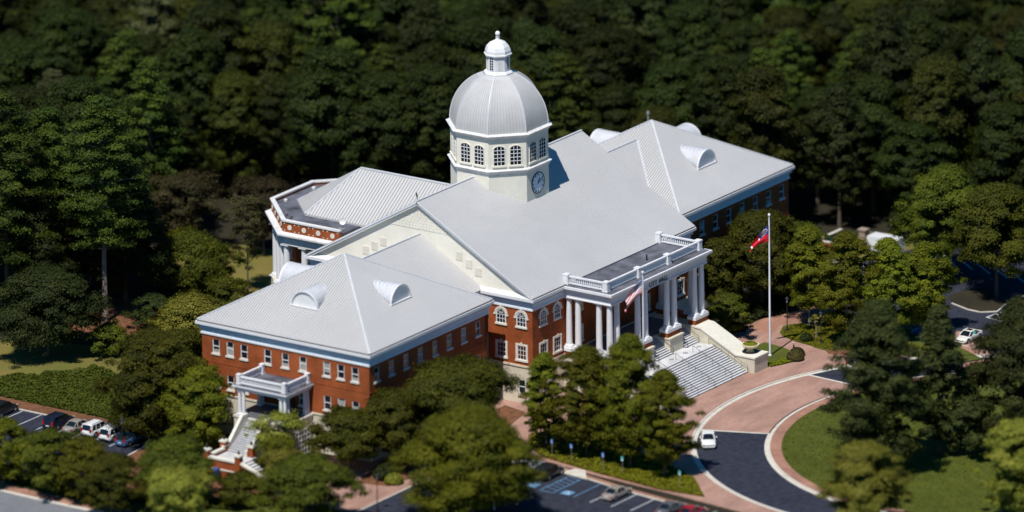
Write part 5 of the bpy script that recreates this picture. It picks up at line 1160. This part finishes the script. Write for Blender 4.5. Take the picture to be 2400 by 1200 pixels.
t = empty('refuse_bin', (62.2, -14.2, .05)); tag(t, 'dark green refuse bin with black lid inside the brick enclosure', 'bin')
b = MB(); b.extr([(-.9, -1.2, .15), (.9, -1.2, .15), (1.0, -1.2, 1.5), (-1.0, -1.2, 1.8)], (0, 2.4, 0)); b.build('tub', mat('green_steel', (.012, .05, .04), .6, .2, 2), t)
b = MB(); b.extr([(-1.05, -1.25, 1.82), (1.05, -1.25, 1.52), (1.05, -1.25, 1.58), (-1.05, -1.25, 1.9)], (0, 2.5, 0)); b.build('lid', M_BLACK, t)
# ================================================================ FLAGS, LAMPS, SIGNS
M_POLE = mat('pole_white', (.74, .75, .77), .35, .04, 1)
def pole(x, y, h, label):
    t = empty('flagpole', (x, y, .15)); tag(t, label, 'flagpole', 'white flagpoles before the steps')
    b = MB(); b.lathe([(.24, -.1), (.24, .12), (.15, .2), (.14, 1), (.135, 8), (.10, h-1), (.07, h-.35)], n=14); b.build('pole', M_POLE, t, smooth=False)
    b = MB(); b.lathe([(.05, h-.4), (.09, h-.33), (.05, h-.26), (.14, h-.16), (.19, h-.0), (.14, h+.16), (.02, h+.2)], n=14); b.build('finial', M_POLE, t, smooth=True)
    b = MB(); b.tube((.16, .0, .9), (.13, 0, h-1.2), .012, n=4); b.box(.12, -.05, 1.2, .2, .05, 1.4); b.build('halyard', M_STEEL, t)
pole(15.93, -33.14, 20.0, 'tall white flagpole on the lawn right of the steps with red flag')
pole(-14.6, -33.2, 20.0, 'white flagpole before the portico rising behind the maples')
def flag(name, x, y, ztop, hoist, reach, drop, hd, endw, nu, nv, colour, mats, label, fold=.16):
    b = MB(); d = Vector((*hd, 0)).normalized(); sd = Vector((-d.y, d.x, 0)); G = []
    for i in range(nu+1):
        u = i/nu; row = []
        for j in range(nv+1):
            v = j/nv
            top = Vector((x, y, ztop))+d*(reach*u**.85)-Vector((0, 0, drop*u**1.1)); wdt = hoist+(endw-hoist)*u**.8
            rip = math.sin(u*3+v*9.5)*fold*min(1, u*3)+math.sin(v*5+u*7)*fold*.5*u
            row.append(top-Vector((0, 0, wdt*v))+sd*rip+d*(.14*math.sin(v*8+1)*u))
        G.append(row)
    for i in range(nu):
        for j in range(nv): b.face([G[i][j], G[i+1][j], G[i+1][j+1], G[i][j+1]], colour((i+.5)/nu, (j+.5)/nv))
    return tag(b.build(name, mats, smooth=True, recalc=False), label, 'flag')
F_RED = mat('flag_red', (.50, .012, .022), .8, .05, 2); F_WHT = mat('flag_white', (.74, .74, .74), .8, .04, 2); F_BLU = mat('flag_blue', (.035, .035, .22), .8, .05, 2); F_GLD = mat('flag_gold', (.55, .36, .12), .8, .05, 2)
def stripes(u, v):
    if u < .42 and v < 7/13:
        r = int(v/(7/13)*9); c = int(u/.42*11); fr = (v/(7/13)*9) % 1; fc = (u/.42*11) % 1
        return 1 if (r+c) % 2 == 0 and .2 < fr < .85 and .2 < fc < .9 else 2
    return 0 if int(v*13) % 2 == 0 else 1
flag('national_flag', -14.75, -33.2, 19.4, 2.1, 2.2, 2.7, (-.62, .78), 2.1, 52, 54, stripes, [F_RED, F_WHT, F_BLU], 'red and white striped flag with blue star field on the left pole', .2)
def state(u, v):
    if u < .46 and v < .52:
        x, y = (u-.23)/.46*1.7, (v-.26)/.52*1.7; r = math.hypot(x, y); a = math.atan2(y, x)
        if .5 < r < .7 and abs(((a/(2*PI)*13) % 1)-.5) < .27: return 1
        if r < .36: return 1 if (r < .14 or .12 < abs(x) < .16) else 3
        return 2
    return 1 if (.46 < u < .54 and .36 < v < .52) or (u > .93 and .25 < v < .6) else 0
flag('state_flag', 15.78, -33.14, 18.7, 2.35, 2.45, 2.85, (-.62, .78), .85, 54, 45, state, [F_RED, F_WHT, F_BLU, F_GLD], 'red flag with blue starred canton on the tall right pole', .13)
def lamp(x, y, h, label, z=.1):
    t = empty('street_lamp', (x, y, z)); tag(t, label, 'street lamp', 'dark lamp posts')
    b = MB(); b.lathe([(.24, -.1), (.24, .15), (.17, .3), (.14, .5), (.07, .7), (.055, h-.9), (.09, h-.85), (.06, h-.8)], n=12); b.build('post', M_DARK, t)
    b = MB(); b.lathe([(.10, h-.8), (.19, h-.35), (.19, h-.3)], n=8); b.build('lantern_glass', mat('lamp_glass', (.30, .29, .27), .3, .1, 2), t)
    b = MB(); b.lathe([(.28, h-.3), (.26, h-.22), (.12, h-.1), (.04, h+.06)], n=12); b.build('lamp_hood', M_DARK, t)
lamp(26.3, -29.1, 4.9, 'dark lamp post on the lawn tip beside the brick path', .15)
lamp(24.2, -36.0, 4.6, 'dark lamp post in maple shade by the lower brick path', .15)
lamp(-66.0, -26.2, 5.2, 'dark lamp post at the bottom before the brick paving corner')
lamp(-75.5, 7.9, 9.4, 'tall dark lamp post at the end of the left car park')
def bollard(x, y, h, label, white=False):
    t = empty('path_light', (x, y, .12)); tag(t, label, 'bollard light')
    b = MB(); b.lathe([(.11, -.1), (.11, h-.35), (.12, h-.34)], n=10); b.build('post', M_WHITE if white else M_DARK, t)
    b = MB(); b.lathe([(.10, h-.34), (.20 if white else .1, h-.15), (.2 if white else .1, h), (.02, h+.08)], n=10); b.build('globe', M_WHITE if white else M_STEEL, t)
bollard(19.1, -34.9, 1.3, 'short dark path light behind the round shrubs')
bollard(-57.0, -38.4, 1.3, 'white globed post at the bottom edge in the tree shade', True)
def sign(x, y, h, col, label, hc=False):
    t = empty('parking_sign', (x, y, .15)); tag(t, label, 'sign', 'parking signs along the garden bed')
    b = MB(); b.tube((0, 0, -.1), (0, 0, h), .03, n=6); b.build('post', M_STEEL, t)
    b = MB(); b.box(-.05, -.2, h-.62, -.032, .2, h); b.build('plate', col, t)
    if hc:
        b = MB(); b.tube((-.058, .02, h-.14), (-.05, .02, h-.14), .05, n=8); b.bar((-.055, .02, h-.2), (-.055, 0, h-.36), .05, .008, up=(1, 0, 0)); b.bar((-.055, 0, h-.36), (-.055, -.12, h-.38), .05, .008, up=(1, 0, 0)); b.bar((-.055, -.12, h-.38), (-.055, -.15, h-.5), .05, .008, up=(1, 0, 0))
        for i in range(8):
            a0, a1 = math.radians(120+i*30), math.radians(150+i*30); b.bar((-.055, .02+.13*math.cos(a0), h-.42+.13*math.sin(a0)), (-.055, .02+.13*math.cos(a1), h-.42+.13*math.sin(a1)), .03, .006, up=(1, 0, 0))
        b.build('symbol', F_WHT, t)
    else: b = MB(); b.box(-.056, -.16, h-.58, -.051, .16, h-.42); b.build('legend', F_WHT, t)
S_BLU = mat('sign_blue', (.06, .18, .52), .5, .05, 3); S_GRN = mat('sign_green', (.10, .42, .36), .5, .05, 3)
for x, y, c, l, hc in ((-35.8, -32.9, S_BLU, 'blue accessible parking sign, leftmost before the small maple', True), (-36.1, -36.2, S_BLU, 'blue accessible parking sign, second from the left in the bed', True), (-36.9, -41.8, S_BLU, 'blue accessible parking sign before the tallest maple', True), (-36.8, -44.8, S_GRN, 'green parking sign right of the blue signs', False), (-37.6, -54.4, S_GRN, 'green parking sign at the right tip of the bed', False)): sign(x, y, 2.6, c, l, hc)
sign(33.2, -55.0, 2.6, S_GRN, 'small green parking sign beside the cream white sedan')
# urn planter on the stair pedestal
def urn(x, label):
    t = empty('planter_urn', (x, -33.7, 2.36)); tag(t, label, 'planter', 'stone urns on the stair pedestals')
    b = MB(); b.lathe([(.55, 0), (.55, .12), (.36, .2), (.34, .4), (.6, .55), (1.05, .8), (1.12, .98), (1.2, 1.0), (1.2, 1.1), (1.02, 1.1), (.98, 1.0)], n=28); b.build('bowl', mat('urn_stone', (.66, .56, .38), .8, .08, 2), t, smooth=False)
    rng = np.random.default_rng(5); n = 1600; a = rng.uniform(0, 2*PI, n); r = 1.0*rng.uniform(0, 1, n)**.5; z = 1.02+.32*np.sqrt(1-np.minimum(1, r/1.02)**2)*rng.uniform(.5, 1.1, n); nr = np.c_[np.cos(a)*r, np.sin(a)*r, np.ones(n)]+rng.normal(size=(n, 3))*.4; nr /= np.linalg.norm(nr, axis=1)[:, None]
    place('plants', leaf_mesh('plants', np.c_[np.cos(a)*r, np.sin(a)*r, z], nr, rng.uniform(.06, .12, n), rng.uniform(0, 1, n), L_COVER), t)
    b = MB(); b.lathe([(1.15, -.0), (1.15, .03), (1.05, .03)], n=28); b.build('base_ring', M_DARK, t)
urn(10.3, 'stone urn with green plants on the right stair pedestal'); urn(-10.3, 'stone urn with plants on the left stair pedestal behind maples')
t = empty('satellite_dish', (-9.6, 19.6, 16.15)); tag(t, 'small white satellite dish on the flat roof edge behind the gable', 'dish')
b = MB(); b.box(-.5, -.5, 0, .5, .5, .1); b.tube((0, 0, .1), (0, 0, .8), .05, n=8); b.build('mast', M_STEEL, t)
b = MB(); b.lathe([(.02, 0), (.22, .03), (.38, .09), (.46, .15)], n=18, cap=False); o = b.build('dish', M_WHITED, t, loc=(0, 0, 1.0)); o.rotation_euler = (math.radians(70), 0, math.radians(-60))
b = MB(); b.tube((0, 0, .1), (-.5, -.25, .9), .02, n=5); b.build('feed_arm', M_STEEL, t)
t = empty('mail_box', (-66.2, -.4, .12)); tag(t, 'blue rounded collection box before the brick patio wall', 'mailbox')
b = MB(); b.extr([(-.35, -.33, .25)]+[(.35*math.cos(PI-PI*i/10), -.33, 1.05+.35*math.sin(PI*i/10)) for i in range(11)]+[(.35, -.33, .25)], (0, .66, 0)); b.build('body', mat('post_blue', (.03, .09, .30), .4, .06, 2), t)
b = MB()
for x in (-.28, .28):
    for y in (-.26, .26): b.box(x-.05, y-.05, -.05, x+.05, y+.05, .25)
b.build('legs', M_DARK, t)
b = MB(); b.box(-.39, -.22, .95, -.33, .22, 1.1); b.build('hatch', M_STEEL, t)
